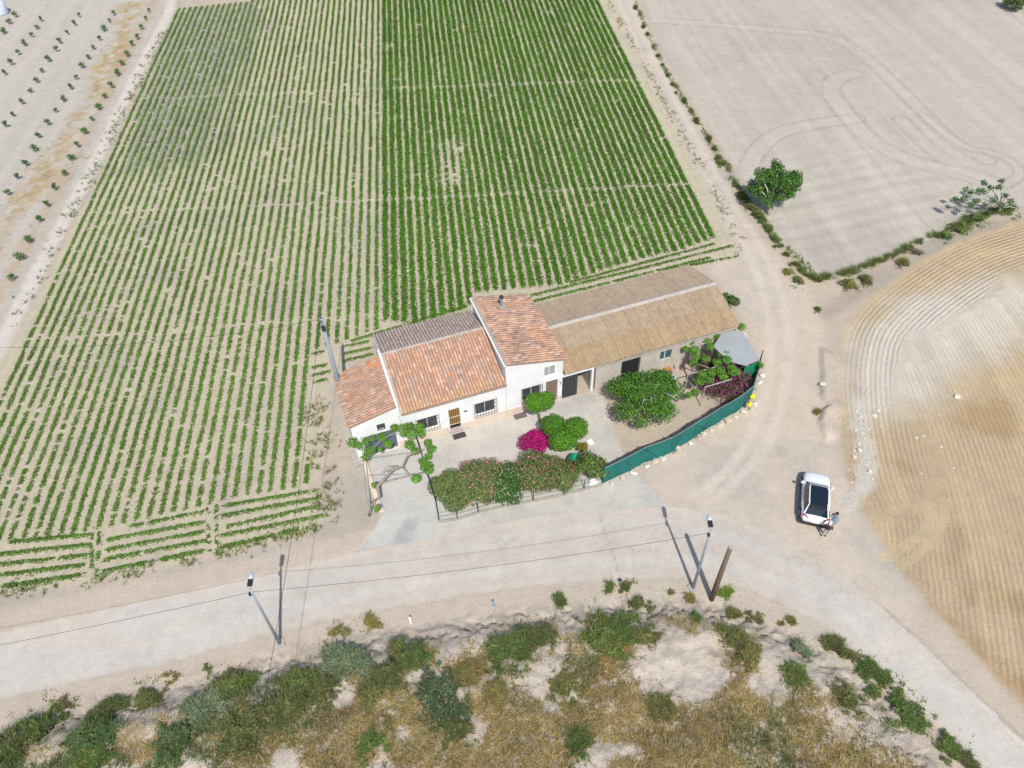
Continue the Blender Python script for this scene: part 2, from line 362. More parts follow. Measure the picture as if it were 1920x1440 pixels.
def lerp3(c, d, m): return c*(1-m)[:, None] + np.asarray(d)[None, :]*m[:, None]
def ground():
    # grid, finer towards the road and the hillside
    ys = [2.0]
    while ys[-1] < 150: ys.append(ys[-1] + 0.085 + 0.0022*ys[-1])
    ys = np.array(ys); nx = 620
    us = np.linspace(-1, 1, nx)
    Y = np.repeat(ys[:, None], nx, 1); X = us[None, :]*(31+0.62*ys[:, None])
    x, y = X.ravel(), Y.ravel()
    n1 = fbm(x, y, 0.25, 11)-0.5; n2 = fbm(x, y, 1.4, 12)-0.5; n3 = fbm(x, y, 0.07, 13)-0.5; n4 = fbm(x, y, 4.0, 14, 2)-0.5
    jag = 0.5*n2 + 0.22*n4
    dr, dh, dy, dt = sdist(x, y, ROAD), sdist(x, y, HILL), sdist(x, y, YARD), sdist(x, y, TRACK)
    df, dl, dc, do = sdist(x, y, FALLOW), sdist(x, y, TILLP), sdist(x, y, CROP), sdist(x, y, ORCH)
    dp = pdist(x, y, PATH)
    z = gz(x, y)
    S = (x*ROW_N[0]+y*ROW_N[1]); T = x*ROW_D[0]+y*ROW_D[1]
    # base earth
    c = np.tile(np.array([0.46, 0.385, 0.315]), (len(x), 1))
    c = lerp3(c, (0.50, 0.415, 0.335), sstep(0.0, 0.25, n1)); c = lerp3(c, (0.40, 0.365, 0.33), sstep(0.02, 0.3, -n1)*0.8)
    fur = np.zeros((len(x), 3)); fur[:, 2] = 0.5
    def mask(d, w=0.25, j=1.0): return sstep(-w, w, d+jag*j)
    # track and turning place
    m = mask(dt, 0.7, 1.3); tc = np.tile(np.array([0.505, 0.43, 0.365]), (len(x), 1))
    tc = lerp3(tc, (0.52, 0.44, 0.355), sstep(0.02, 0.22, n3+0.4*n1)); tc = lerp3(tc, (0.41, 0.365, 0.325), sstep(0.05, 0.3, -n1+0.3*n2)*0.7)
    c = c*(1-m[:, None]) + tc*m[:, None]; fur[:, 2] = fur[:, 2]*(1-m)+0.22*m
    # wheel ruts along the track
    rut = np.zeros(len(x))
    for off in (-0.75, 0.75):
        rl = [(q[0]+off, q[1]) for q in [(17.66,120.89),(18.93,94.37),(20.8,73.93),(22.14,62.97),(22.91,55.38),(22.69,48.82),(21.36,42.49),(19.06,36.99),(16.56,33.08),(13.29,29.99)]]
        rut = np.maximum(rut, sstep(0.55, 0.15, pdist(x, y, smooth_line(rl))+0.3*n2))
    c = lerp3(c, (0.565, 0.50, 0.44), rut*0.6*m)
    # fallow field
    m = mask(df, 0.3); fc = np.tile(np.array([0.475, 0.425, 0.368]), (len(x), 1))
    fc = lerp3(fc, (0.42, 0.37, 0.33), sstep(0.02, 0.30, n1*0.6+n3)*0.6)
    fc = fc*(1+0.11*(vnoise(S*0.9, T*0.03, 43)-0.5)+0.13*(vnoise(S*2.4, T*0.04, 44)-0.5))[:, None]
    for pts, wd in (([(24.94,69.5),(26.74,73.59),(29.7,77.34),(33.15,79.13),(37.03,80.1),(39.93,80.66)], 0.9),
                    ([(43.23,91.75),(40.41,90.08),(39.06,86.73),(39.1,82.82),(39.73,77.33),(41.61,72.76),(44.13,70.5),(46.77,68.82),(48.81,67.21)], 1.0),
                    ([(21.5,109.3),(28.57,107.53),(36.06,105.23),(42.63,103.05),(45.51,98.75),(47.23,88.25),(48.01,80.42),(48.83,75.09),(50.57,71.19)], 0.8),
                    ([(44.84,80),(45.57,74.17),(47.19,69.81),(50.18,66.65)], 0.8), ([(47.65,81.05),(49.16,74.52),(52.14,72.16),(53.1,70),(52.44,68.01),(50.7,66.62)], 0.5),
                    ([(71.66,118.75),(70.84,111.8),(71.07,104.46)], 0.7)):
        dl_ = pdist(x, y, smooth_line(pts)); k = sstep(wd*1.1, wd*0.6, dl_)
        fc = lerp3(fc, (0.535, 0.48, 0.43), k*0.28)
        fc = lerp3(fc, (0.31, 0.28, 0.255), sstep(0.22, 0.03, np.abs(dl_-wd*1.15)+0.1*n2)*0.5)
    arc = np.sin(pdist(x, y, smooth_line([(24.04,61.1),(29.59,62.59),(36.59,64.79),(43.65,66.51)]))*2*math.pi/1.9+2*n2)
    fc = fc*(1+0.06*arc*sstep(12, 2, pdist(x, y, [(24.97,62.82),(40.13,65.74)])))[:, None]
    c = c*(1-m[:, None])+fc*m[:, None]
    fur[:, 0] = S/0.6; fur[:, 1] = 0.045*m*sstep(0.35, 0.6, fbm(x, y, 0.08, 49)); fur[:, 2] = fur[:, 2]*(1-m)+0.55*m
    # crop field soil, furrowed between the rows
    m = mask(dc, 0.4); cc = np.tile(np.array([0.52, 0.455, 0.345]), (len(x), 1))
    cc = lerp3(cc, (0.45, 0.40, 0.335), sstep(0.0, 0.3, n1)*0.8)
    ww = sstep(-2.6, 2.2, sdist(x, y, WET)+3.0*n1+5.0*(vnoise(S/ROW_W*0.999+0.5, T*0.12, 33)-0.5))
    strip = sstep(0.16, 0.34, np.abs(((S-ROW_0)/ROW_W+0.35+500) % 1-0.5))
    cc = lerp3(cc, (0.20, 0.215, 0.20), ww*(0.25+0.75*strip)*0.78)
    c = c*(1-m[:, None])+cc*m[:, None]
    fur[:, 0] = np.where(dc > -0.2, (S-ROW_0)/ROW_W+0.25-0.27, fur[:, 0]); fur[:, 1] = np.maximum(fur[:, 1]*(1-m), 0.12*sstep(0, 0.8, dc)); fur[:, 2] = fur[:, 2]*(1-m)+0.8*m
    # orchard ground, straw litter, pale path
    m = mask(do, 0.5); oc = np.tile(np.array([0.475, 0.43, 0.385]), (len(x), 1))
    oc = oc*(1+0.12*(vnoise(S*1.3, T*0.05, 45)-0.5))[:, None]
    st = pdist(x, y, STRAW); patch = sstep(2.6, 0.4, st+3.0*n1+1.4*n2)
    oc = lerp3(oc, (0.40, 0.285, 0.13), patch*sstep(-0.25, 0.12, n2)*0.85)
    st2 = np.abs(sdist(x, y, ORCH)-1.6); oc = lerp3(oc, (0.42, 0.31, 0.20), sstep(1.2, 0.2, st2+1.8*n2+1.5*n1)*0.55)
    oc = lerp3(oc, (0.22, 0.17, 0.12), sstep(0.23, 0.33, n2+0.5*n4)*sstep(6, 1, st+2*n1)*0.6)
    c = c*(1-m[:, None])+oc*m[:, None]
    c = lerp3(c, (0.58, 0.53, 0.475), sstep(1.0, 0.4, dp+0.5*n2))
    # tilled field
    m = mask(dl, 0.35, 1.0); tl = np.tile(np.array([0.50, 0.38, 0.25]), (len(x), 1))
    tl = lerp3(tl, (0.43, 0.30, 0.175), sstep(0.0, 0.28, n1+0.5*n3)); tl = lerp3(tl, (0.53, 0.42, 0.25), sstep(0.05, 0.3, -n1)*0.7)
    gd = pdist(x, y, GUIDE); lin = x*math.sin(R(79))-y*math.cos(R(79))+0.012*(y-30)**2*0.5; seam = pdist(x, y, GUIDE_UP)-5.5+7*n3+2*n1; ph = np.where(seam > 0, lin, gd)
    pale = sstep(-2.2, 2.2, sdist(x, y, PALE)+3.2*n1+1.2*n2+0.9*(vnoise(ph*1.6, T*0.1, 46)-0.5))
    tl = lerp3(tl, (0.60, 0.545, 0.475), pale*0.9)
    strk = vnoise(ph*2.2, T*0.05, 41)-0.5+0.8*(vnoise(ph*0.7, T*0.04, 47)-0.5)
    tl = tl*(1+0.16*strk)[:, None]
    c = c*(1-m[:, None])+tl*m[:, None]
    fur[:, 0] = np.where(dl > -0.2, ph/0.37, fur[:, 0]); fur[:, 1] = np.maximum(fur[:, 1]*(1-m), 0.24*sstep(0, 1.0, dl)*(0.35+1.2*fbm(x, y, 0.3, 48))*sstep(0.35, 0.9, np.abs(seam))); fur[:, 2] = fur[:, 2]*(1-m)+0.9*m
    # crawler tracks across the tilled field
    for pts in ([(29.05,28.99),(28.23,27.33),(26.88,25.96),(25.41,24.84),(24.36,24.3)], [(28,28.82),(27.18,27.16),(25.93,26.19),(24.37,25.26),(23.39,24.9)]):
        k = sstep(0.42, 0.22, pdist(x, y, smooth_line(pts))); fur[:, 1] *= (1-0.9*k); c = lerp3(c, (0.53, 0.42, 0.27), k*0.7)
    # stony rim between track and field
    rim = sstep(1.0, 0.2, pdist(x, y, [(26.01,37.77),(25.61,35.7),(25.17,33.24),(24.28,30.94),(23.12,29.86),(22.48,29.01)])+1.2*n2)
    c = lerp3(c, (0.60, 0.555, 0.50), rim*0.8); fur[:, 1] *= (1-0.8*rim); fur[:, 2] = np.maximum(fur[:, 2], rim*1.0)
    grey = sstep(1.2, 0.3, pdist(x, y, [(26.53,47.97),(31,51.25),(37.28,55.48),(42.26,58.07),(48.3,60.31)])+1.0*n1)
    c = lerp3(c, (0.33, 0.285, 0.235), grey*0.6*(1-mask(dl, 0.3)))
    # road, yard concrete
    verge = sstep(2.2, 0.2, np.abs(dr+0.6)+1.0*n1)*(dr < 0.3)*(dy < 0); c = lerp3(c, (0.53, 0.45, 0.375), verge*0.55)
    gs = sstep(0.0, 0.8, -dc+jag)*sstep(-1.3, -2.2, dr+0.8*n1)*sstep(-8, -6, dr)*sstep(-6, -9, x)*(dh < 0); c = lerp3(c, (0.405, 0.355, 0.31), gs*0.8)
    m = mask(dr, 0.20, 0.6); rc = np.tile(np.array([0.485, 0.43, 0.38]), (len(x), 1))
    wst = sstep(-4, -26, x); rc = lerp3(rc, (0.495, 0.472, 0.445), wst*0.75)
    est = sstep(14, 22, x)*sstep(30, 20, y); rc = lerp3(rc, (0.505, 0.47, 0.425), est*0.8)
    rc = lerp3(rc, (0.52, 0.45, 0.39), sstep(0.9, 0.0, dr+0.8*n1)*0.6)
    lane = np.minimum(np.abs(dr-1.4), np.abs(dr-3.4)); rc = lerp3(rc, (0.515, 0.48, 0.45), sstep(0.7, 0.1, lane+0.5*n1)*0.6)
    rc = rc*(1+0.14*n1+0.09*n2+0.05*n4)[:, None]
    crk = sstep(0.035, 0.0, np.abs(fbm(x, y, 0.5, 66, 3)-0.5))*sstep(0.52, 0.68, fbm(x, y, 0.12, 67)); rc = lerp3(rc, (0.37, 0.35, 0.33), crk*0.55)
    dust = sstep(0.56, 0.72, fbm(x*0.5, y*1.2, 0.35, 68)); rc = lerp3(rc, (0.53, 0.465, 0.405), dust*0.55)
    jt = sstep(0.075, 0.03, pdist(x, y, [(5.58,29.26),(5.88,27.28),(6.27,25.48),(6.46,23.84)])); rc = lerp3(rc, (0.36, 0.345, 0.33), jt*0.8)
    for pts in ([(23.68,16.69),(25.85,15.44),(27.32,13.56)], [(24.94,16.8),(25.95,15),(27.02,13.24)]):
        rc = lerp3(rc, (0.60, 0.57, 0.54), sstep(0.10, 0.03, pdist(x, y, pts)+0.08*n2)*0.5)
    c = c*(1-m[:, None])+rc*m[:, None]; fur[:, 1] *= (1-m); fur[:, 2] = fur[:, 2]*(1-m)+0.10*m
    edge = sstep(0.10, 0.02, np.abs(dr+0.06+0.3*jag))*sstep(-0.1, 0.25, n1+0.15)*(x > 6)*(dh < 0); c = lerp3(c, (0.20, 0.185, 0.17), edge*0.6)
    m = mask(dy, 0.09, 0.28); yc = np.tile(np.array([0.50, 0.468, 0.425]), (len(x), 1))
    yc = lerp3(yc, (0.42, 0.40, 0.375), sstep(0.0, 0.28, n1+0.5*n2)*0.8); yc = lerp3(yc, (0.53, 0.50, 0.46), sstep(0.05, 0.3, -n1)*0.6)
    gd2 = pdist(x, y, [(-7.39,27.74),(-7.05,30.72),(-8.16,33.05)]); yc = lerp3(yc, (0.49, 0.475, 0.455), sstep(3.2, 1.0, gd2+2*n1)*0.7)
    stn = pdist(x, y, [(-7.84,26.74),(-7.25,28.36)]); yc = lerp3(yc, (0.27, 0.275, 0.285), sstep(0.9, 0.1, stn+1.2*n2)*0.55)
    c = c*(1-m[:, None])+yc*m[:, None]; fur[:, 1] *= (1-m); fur[:, 2] = fur[:, 2]*(1-m)+0.12*m
    # hillside: pale marl with stained gullies
    m = sstep(0.6, 2.2, dh+jag); hc = np.tile(np.array([0.60, 0.52, 0.445]), (len(x), 1))
    hc = lerp3(hc, (0.50, 0.415, 0.34), sstep(0.02, 0.25, n2)*0.55); hc = lerp3(hc, (0.55, 0.40, 0.25), sstep(0.08, 0.26, n1)*0.4)
    dark = sstep(0.55, 0.78, fbm(x, y, 2.6, 51)); hc = lerp3(hc, (0.30, 0.25, 0.20), dark*0.5)
    c = c*(1-m[:, None])+hc*m[:, None]; fur[:, 2] = fur[:, 2]*(1-m)+1.15*m; fur[:, 1] *= (1-m)
    # sharp ripples of an eroded bank
    er = sstep(1.3, 0.2, np.abs(dh-2.2+1.0*n1)); z = z - er*0.28*sstep(0.12, 0.0, np.abs(fbm(x, y, 1.3, 61, 4)-0.5))*m
    c = lerp3(c, (0.40, 0.35, 0.31), er*sstep(-0.1, 0.2, n2+0.1)*0.5*m)
    z = z + 0.10*m*(fbm(x, y, 3.4, 63, 3)-0.5)
    c = np.clip(c*np.array((0.985, 0.99, 0.96)), 0.02, 0.75)
    # split the sheet into its named surfaces
    ny = len(ys)
    idx = np.arange(ny*nx).reshape(ny, nx)
    Q = np.stack([idx[:-1, :-1], idx[:-1, 1:], idx[1:, 1:], idx[1:, :-1]], -1).reshape(-1, 4)
    cid = Q[:, 0]
    reg = np.zeros(len(Q), int)
    dd = jag*0.6
    for i, dq in ((1, do), (2, dc), (3, df), (4, dt), (5, dl), (6, dh-0.6)):
        reg[(dq+dd)[cid] > 0] = i
    reg[(dp < 0.75)[cid] & (reg != 6) & (x[cid] < -15)] = 7
    reg[(dr+0.35*jag)[cid] > 0] = 8
    reg[(dy+0.28*jag)[cid] > 0] = 9
    names = ['ground', 'orchard_ground', 'crop_field', 'fallow_field', 'dirt_track', 'tilled_field', 'hillside', 'farm_path', 'road', 'yard_pavement']
    V = np.stack([x, y, z], 1)
    for i, nm in enumerate(names):
        q = Q[reg == i]
        if not len(q): continue
        u, inv = np.unique(q, return_inverse=True)
        o = obj(nm, V[u], inv.reshape(-1, 4), M['earth'], None, c[u], True)
        a = o.data.attributes.new('furrow', 'FLOAT_VECTOR', 'POINT'); a.data.foreach_set('vector', fur[u].astype(np.float32).ravel())
        o['kind'] = 'structure'
ground()
# the plain beyond, out to the horizon
far = MB()
for x0, x1, y0, y1 in ((-1500, 1500, 149.5, 2500), (-1500, 1500, -1500, 2.4), (-1500, -32, 2, 150), (32, 1500, 2, 150)):
    far.poly([(x0, y0, -0.25), (x1, y0, -0.25), (x1, y1, -0.25), (x0, y1, -0.25)])
M['plain'] = plain('open_farmland', (0.45, 0.39, 0.32), 0.95, var=0.25, scale=0.02, spec=0.05)
far.build('farmland', M['plain'])['kind'] = 'structure'

# ------------------------------------------------------------------ foliage kit
def leaf_quads(C, size, up=0.5, rs=rng, asp=0.62, nrm=None):
    """diamond leaves at the points C; nrm gives outward directions"""
    n = len(C); size = np.broadcast_to(size, (n,))
    v = rs.normal(size=(n, 3)); v[:, 2] += up*1.2
    if nrm is not None: v = v*0.7 + nrm*1.1
    v /= np.linalg.norm(v, axis=1)[:, None]+1e-9
    a = np.cross(v, rs.normal(size=(n, 3))); a /= np.linalg.norm(a, axis=1)[:, None]+1e-9
    b = np.cross(v, a)
    h = size[:, None]*0.5
    V = np.stack([C-a*h, C+b*h*asp+v*h*0.12, C+a*h, C-b*h*asp+v*h*0.12], 1).reshape(-1, 3)
    return V, np.arange(n*4).reshape(n, 4)
def pick(pal, n, rs=rng, jit=0.22):
    pal = np.asarray(pal, float); c = pal[rs.integers(0, len(pal), n)]
    return np.clip(c*(1+jit*(rs.random((n, 1))*2-1))*(1+0.08*(rs.random((n, 3))*2-1)), 0.003, 0.8)
def clumps(blobs, n, size, pal, rs=rng, shell=0.55, up=0.4, flat=0.0):
    """leaves spread through ellipsoid clumps (x,y,z,rx,ry,rz)"""
    B = np.asarray(blobs, float); w = (B[:, 3]*B[:, 4]*B[:, 5])**(2/3); k = rs.choice(len(B), n, p=w/w.sum())
    d = rs.normal(size=(n, 3)); d /= np.linalg.norm(d, axis=1)[:, None]
    r = shell + (1.04-shell)*rs.random(n)**0.6
    r *= 1+0.16*(fbm(d[:, 0]*2+k*3.1, d[:, 1]*2+d[:, 2]*2, 1.3, 71)-0.5)*2
    C = B[k, :3] + d*B[k, 3:6]*r[:, None]
    V, F = leaf_quads(C, size*(0.7+0.6*rs.random(n)), up, rs, nrm=d)
    tone = 1+0.28*(rs.random(len(B))[k]-0.5)
    return V, F, pick(pal, n, rs)*tone[:, None]
def spread(c, r, n, h, rs=rng, rs2=(0.35, 0.55)):
    """clump centres filling a dome of radius r, height h"""
    o = []
    for i in range(n):
        a = rs.random()*2*math.pi; q = math.sqrt(rs.random())*0.8
        zz = h*(0.35+0.55*math.sqrt(max(0, 1-q*q))*rs.random()**0.4)
        k = r*(rs2[0]+(rs2[1]-rs2[0])*rs.random())
        o.append((c[0]+math.cos(a)*q*r, c[1]+math.sin(a)*q*r, c[2]+zz, k, k, min(k, h*0.5)*0.8))
    return o
def blades(C, h, w, pal, rs=rng, lean=0.5):
    """upright narrow blades (triangles) at the base points C"""
    n = len(C); a = rs.random(n)*2*math.pi; t = rs.normal(size=(n, 2))*lean
    h = h*(0.5+0.8*rs.random(n)); w = w*(0.6+0.8*rs.random(n))
    s = np.stack([np.cos(a), np.sin(a), np.zeros(n)], 1)*w[:, None]*0.5
    tip = C + np.stack([t[:, 0]*h, t[:, 1]*h, h], 1)
    V = np.stack([C-s, C+s, tip], 1).reshape(-1, 3)
    return V, np.arange(n*3).reshape(n, 3), pick(pal, n, rs)

G_CROP = [(0.075, 0.205, 0.008), (0.092, 0.235, 0.012), (0.062, 0.18, 0.007), (0.11, 0.25, 0.02)]
G_CROP2 = [(0.15, 0.27, 0.04), (0.175, 0.285, 0.06), (0.13, 0.245, 0.035), (0.22, 0.30, 0.09)]
G_FIG = [(0.076, 0.178, 0.034), (0.102, 0.221, 0.043), (0.060, 0.145, 0.031), (0.136, 0.255, 0.068)]
G_BRIGHT = [(0.109, 0.275, 0.022), (0.145, 0.326, 0.029), (0.087, 0.232, 0.017), (0.123, 0.290, 0.029)]
G_VINE = [(0.135, 0.300, 0.038), (0.180, 0.360, 0.053), (0.105, 0.240, 0.030)]
G_SHRUB = [(0.11, 0.155, 0.045), (0.13, 0.17, 0.05), (0.085, 0.125, 0.04), (0.155, 0.175, 0.07)]
G_GRASSY = [(0.10, 0.185, 0.04), (0.125, 0.215, 0.05), (0.085, 0.16, 0.04)]
G_GREY = [(0.192, 0.264, 0.152), (0.160, 0.232, 0.128), (0.224, 0.304, 0.176), (0.136, 0.192, 0.112)]
G_BLUE = [(0.085, 0.14, 0.07), (0.10, 0.16, 0.08), (0.065, 0.115, 0.06)]
G_OLIVE = [(0.217, 0.217, 0.070), (0.279, 0.248, 0.093), (0.171, 0.186, 0.062)]
G_DRY = [(0.522, 0.377, 0.160), (0.435, 0.319, 0.131), (0.609, 0.464, 0.217), (0.348, 0.275, 0.116)]

# ------------------------------------------------------------------ crop rows
CROPROWS = [(-48.32,118.22),(-37.18,120.37),(-38.39,134.3),(15.35,129.89),(15.21,118),(19.09,75.68),(20.77,59.72),(19.85,59.43),(15.88,57.47),(12.83,56.58),(8.77,54.97),(4.81,52.97),(1.58,52.68),(-3.06,52.31),(-3.5,50.4),(-5.76,49.33),(-8.22,48.43),(-10.54,49),(-11.24,47.83),(-12.7,47.17),(-14.23,46.27),(-16.01,45.71),(-16.27,45.16),(-14.62,32.12),(-14.92,31.86),(-19.96,31),(-21.81,30.4),(-25.45,29.58),(-28.63,28.59),(-33.52,28.26),(-36.49,27.71),(-43.42,26.16),(-47.39,29.96),(-41.73,47.64),(-43.22,73.2),(-47.22,108.51)]
CROSS = [[(-45.64,66.16),(-8.1,67.13),(24.72,68.51)], [(-48.48,90.43),(-15.95,91.15),(23.46,91.6)], [(-45.64,47.55),(-29.7,48.3),(-11.73,49.53)]]
def inside_runs(s):
    pts = []
    n = len(CROPROWS)
    for i in range(n):
        a = np.array(CROPROWS[i]); b = np.array(CROPROWS[(i+1) % n]); sa, sb = a@ROW_N-s, b@ROW_N-s
        if (sa > 0) != (sb > 0): pts.append(float((a+(b-a)*(sa/(sa-sb)))@ROW_D))
    pts.sort(); return [(pts[i], pts[i+1]) for i in range(0, len(pts)-1, 2)]
def crop_mesh(P0, width, dens, pal, rs, hgt=0.2, leaf=0.12, per=6, tone=0.25):
    """leafy plants at the row points P0 (n,2): a low continuous band with ragged edges, thinned by dens"""
    keep = rs.random(len(P0)) < np.maximum(dens, 0.02)
    dk = np.broadcast_to(dens, (len(P0),))[keep]; P0 = P0[keep]
    n = len(P0); C = np.repeat(P0, per, 0); w = np.repeat(0.6+0.4*np.clip(dk, 0, 1), per)*width
    lat = (rs.random((n*per, 2))+rs.random((n*per, 2))-1)*w[:, None]*0.56*(1+0.55*(rs.random((n*per, 1)) < 0.12))
    x = C[:, 0]+lat[:, 0]; y = C[:, 1]+lat[:, 1]
    r2 = np.minimum(1, (lat**2).sum(1)/(width*0.5)**2)
    z = 0.02+hgt*(0.35+0.65*rs.random(n*per))*(1-0.75*r2)
    V, F = leaf_quads(np.stack([x, y, z], 1), leaf*(0.7+0.6*rs.random(n*per)), 1.3, rs, 0.8)
    tn = 1+tone*(fbm(x, y, 0.25, 203)-0.5)*2+0.25*(np.repeat(rs.random(n), per)-0.5)
    return V, F, pick(pal, n*per, rs)*tn[:, None]
kk = 0
for k in range(-37, 39):
    rs = np.random.default_rng(1000+k)
    s = ROW_0 + k*ROW_W
    runs = inside_runs(s)
    if not runs: continue
    Vs, Fs, Cs, off = [], [], [], 0
    dense = k >= 0
    pts = []
    for a, b in runs:
        if b-a < 0.6: continue
        t = np.arange(a, b, 0.10); t = t+rs.normal(size=len(t))*0.04
        wob = 0.10*(vnoise(t*0.35, np.full(len(t), k*3.7), 91)-0.5)
        pts.append(ROW_N[None, :]*(s+wob)[:, None] + ROW_D[None, :]*t[:, None])
    if not pts: continue
    p = np.concatenate(pts)
    dn = np.ones(len(p))
    for i, cr in enumerate(CROSS):
        dn *= 1-0.7*sstep(0.36, 0.12, pdist(p[:, 0], p[:, 1], cr))
    if dense:
        dn *= 1-0.5*sstep(0.66, 0.80, fbm(p[:, 0], p[:, 1], 0.8, 95))
        bald = sstep(2.2, 0.2, pdist(p[:, 0], p[:, 1], [(-5.71,77.66),(-5.87,70.16)])); dn *= 1-0.75*bald*(rs.random(len(p)) < 0.8)
        V, F, C = crop_mesh(p, 0.62+0.05*math.sin(k*1.3), dn, G_CROP, rs, 0.22, 0.13, 17)
    else:
        g = fbm(p[:, 0]*0.6, p[:, 1]*0.8+k*5.3, 1.8, 97)
        rowq = 0.66+0.34*vnoise(np.array([k*0.9]), np.array([0.5]), 99)[0]
        west = sstep(-4, -30, np.full(len(p), s-ROW_0))
        dn *= np.clip(rowq*1.25 - 0.55*sstep(0.46+0.10*(1-west), 0.72, g), 0.38, 1)
        V, F, C = crop_mesh(p, 0.41, dn*0.95, G_CROP+G_CROP2 if k > -10 else G_CROP[:2]+G_CROP2+G_CROP2, rs, 0.13, 0.11, 17)
    kk += 1
    base = (float(p[0, 0]), float(p[0, 1]), 0.0)
    o = obj('crop_row', V, F, M['leaf'], None, C, False, base)
    if dense: lab = '%s dense dark green crop row, counted rightwards from the sparse rows' % ORD(k+1)
    else: lab = '%s sparse green crop row, counted leftwards from the dense rows' % ORD(-k)
    tag(o, lab, 'crop row', 'long crop rows of the field')
HEADXY = [
    [[(-33.75,27.94),(-28.44,28.34)], [(-34.06,27.03),(-28.27,27.55)], [(-34.05,26.2),(-28.23,26.75)], [(-34.04,25.39),(-28.08,26.04)], [(-32.7,24.67),(-27.83,25.34)]],
    [[(-25.96,28.88),(-21.32,29.91)], [(-27.21,27.88),(-21.1,29.05)], [(-27.06,27.11),(-20.91,28.29)], [(-26.92,26.39),(-20.59,27.58)], [(-26.75,25.49),(-20.55,26.85)]],
    [[(-20.17,30.3),(-13.73,31.4)], [(-19.98,29.52),(-13.62,30.73)], [(-19.42,28.65),(-13.53,30.07)], [(-19.62,27.95),(-12.94,29.31)], [(-19.4,27.05),(-14.47,28.27)]],
    [[(-16.17,45.03),(-15.32,45.25)], [(-15.92,43.44),(-14.93,43.7)], [(-15.83,42.54),(-14.57,42.97)], [(-15.58,41.78),(-14.7,42.09)]],
    [[(-13.9,45.75),(-11.8,46.29)], [(-13.58,44.92),(-11.45,45.52)], [(-13.47,44.12),(-11.29,44.77)]],
    [[(-13.19,46.42),(-3.59,50.41)], [(2.07,50.71),(18.43,56.07)], [(1.91,51.5),(20.84,57.72)], [(5.54,53.16),(19.33,58.12)], [(13.77,54.43),(20.98,56.11)]],
    [[(-28.01,28.45),(-26.91,24.85)], [(-28.39,28.29),(-27.29,24.79)], [(-20.61,30.32),(-19.6,26.54)], [(-21.11,30.12),(-20.17,26.72)]]]
WHERE = ['in the westernmost roadside block', 'in the middle roadside block', 'in the roadside block nearest the house', 'left of the tall electric pole', 'between electric pole and grey back roof', 'behind the farmhouse and shed roofs', 'running lengthwise between the roadside blocks']
for where, rows in zip(WHERE, HEADXY):
    for j, (a, b) in enumerate(rows):
        rs = np.random.default_rng(5000+len(where)*7+j)
        a, b = np.array(a), np.array(b); L = np.linalg.norm(b-a); t = np.arange(0, L, 0.10)
        p = a+(b-a)*(t/L)[:, None]
        g = fbm(p[:, 0], p[:, 1], 0.9, 197); dn = np.clip(1.1-0.8*sstep(0.52, 0.78, g), 0.6, 1)
        if 'lengthwise' in where: dn = dn*0.3
        V, F, C = crop_mesh(p, 0.40, dn, G_CROP+G_CROP2, rs, 0.16, 0.12, 11)
        tag(obj('headland_crop_row', V, F, M['leaf'], None, C, False, (a[0], a[1], 0)),
            '%s cross crop row %s, counted from the top' % (ORD(j+1), where), 'crop row', 'short cross rows at the field edge')

# ------------------------------------------------------------------ farmhouse (local axes: u along the front, v into the depth)
BO = np.array((3.77,39.25)); BA = R(18.9)
E1 = np.array([math.cos(BA), math.sin(BA)]); E2 = np.array([-E1[1], E1[0]])
def B(u, v, z): q = BO+E1*u+E2*v; return (q[0], q[1], z)
def prism_u(mb, prof, u0, u1, col=None):        # profile in (v,z), extruded along u
    a = [B(u0, v, z) for v, z in prof]; b = [B(u1, v, z) for v, z in prof]; n = len(prof)
    mb.poly(a, col); mb.poly(b[::-1], col)
    for i in range(n): mb.poly([a[i], b[i], b[(i+1) % n], a[(i+1) % n]][::-1], col)
def prism_v(mb, prof, v0, v1, col=None):        # profile in (u,z), extruded along v
    a = [B(u, v0, z) for u, z in prof]; b = [B(u, v1, z) for u, z in prof]; n = len(prof)
    mb.poly(a[::-1], col); mb.poly(b, col)
    for i in range(n): mb.poly([a[i], a[(i+1) % n], b[(i+1) % n], b[i]], col)
def ubox(mb, u0, u1, v0, v1, z0, z1, col=None):
    mb.hexa([B(u0, v0, z0), B(u1, v0, z0), B(u1, v1, z0), B(u0, v1, z0), B(u0, v0, z1), B(u1, v0, z1), B(u1, v1, z1), B(u0, v1, z1)], col)
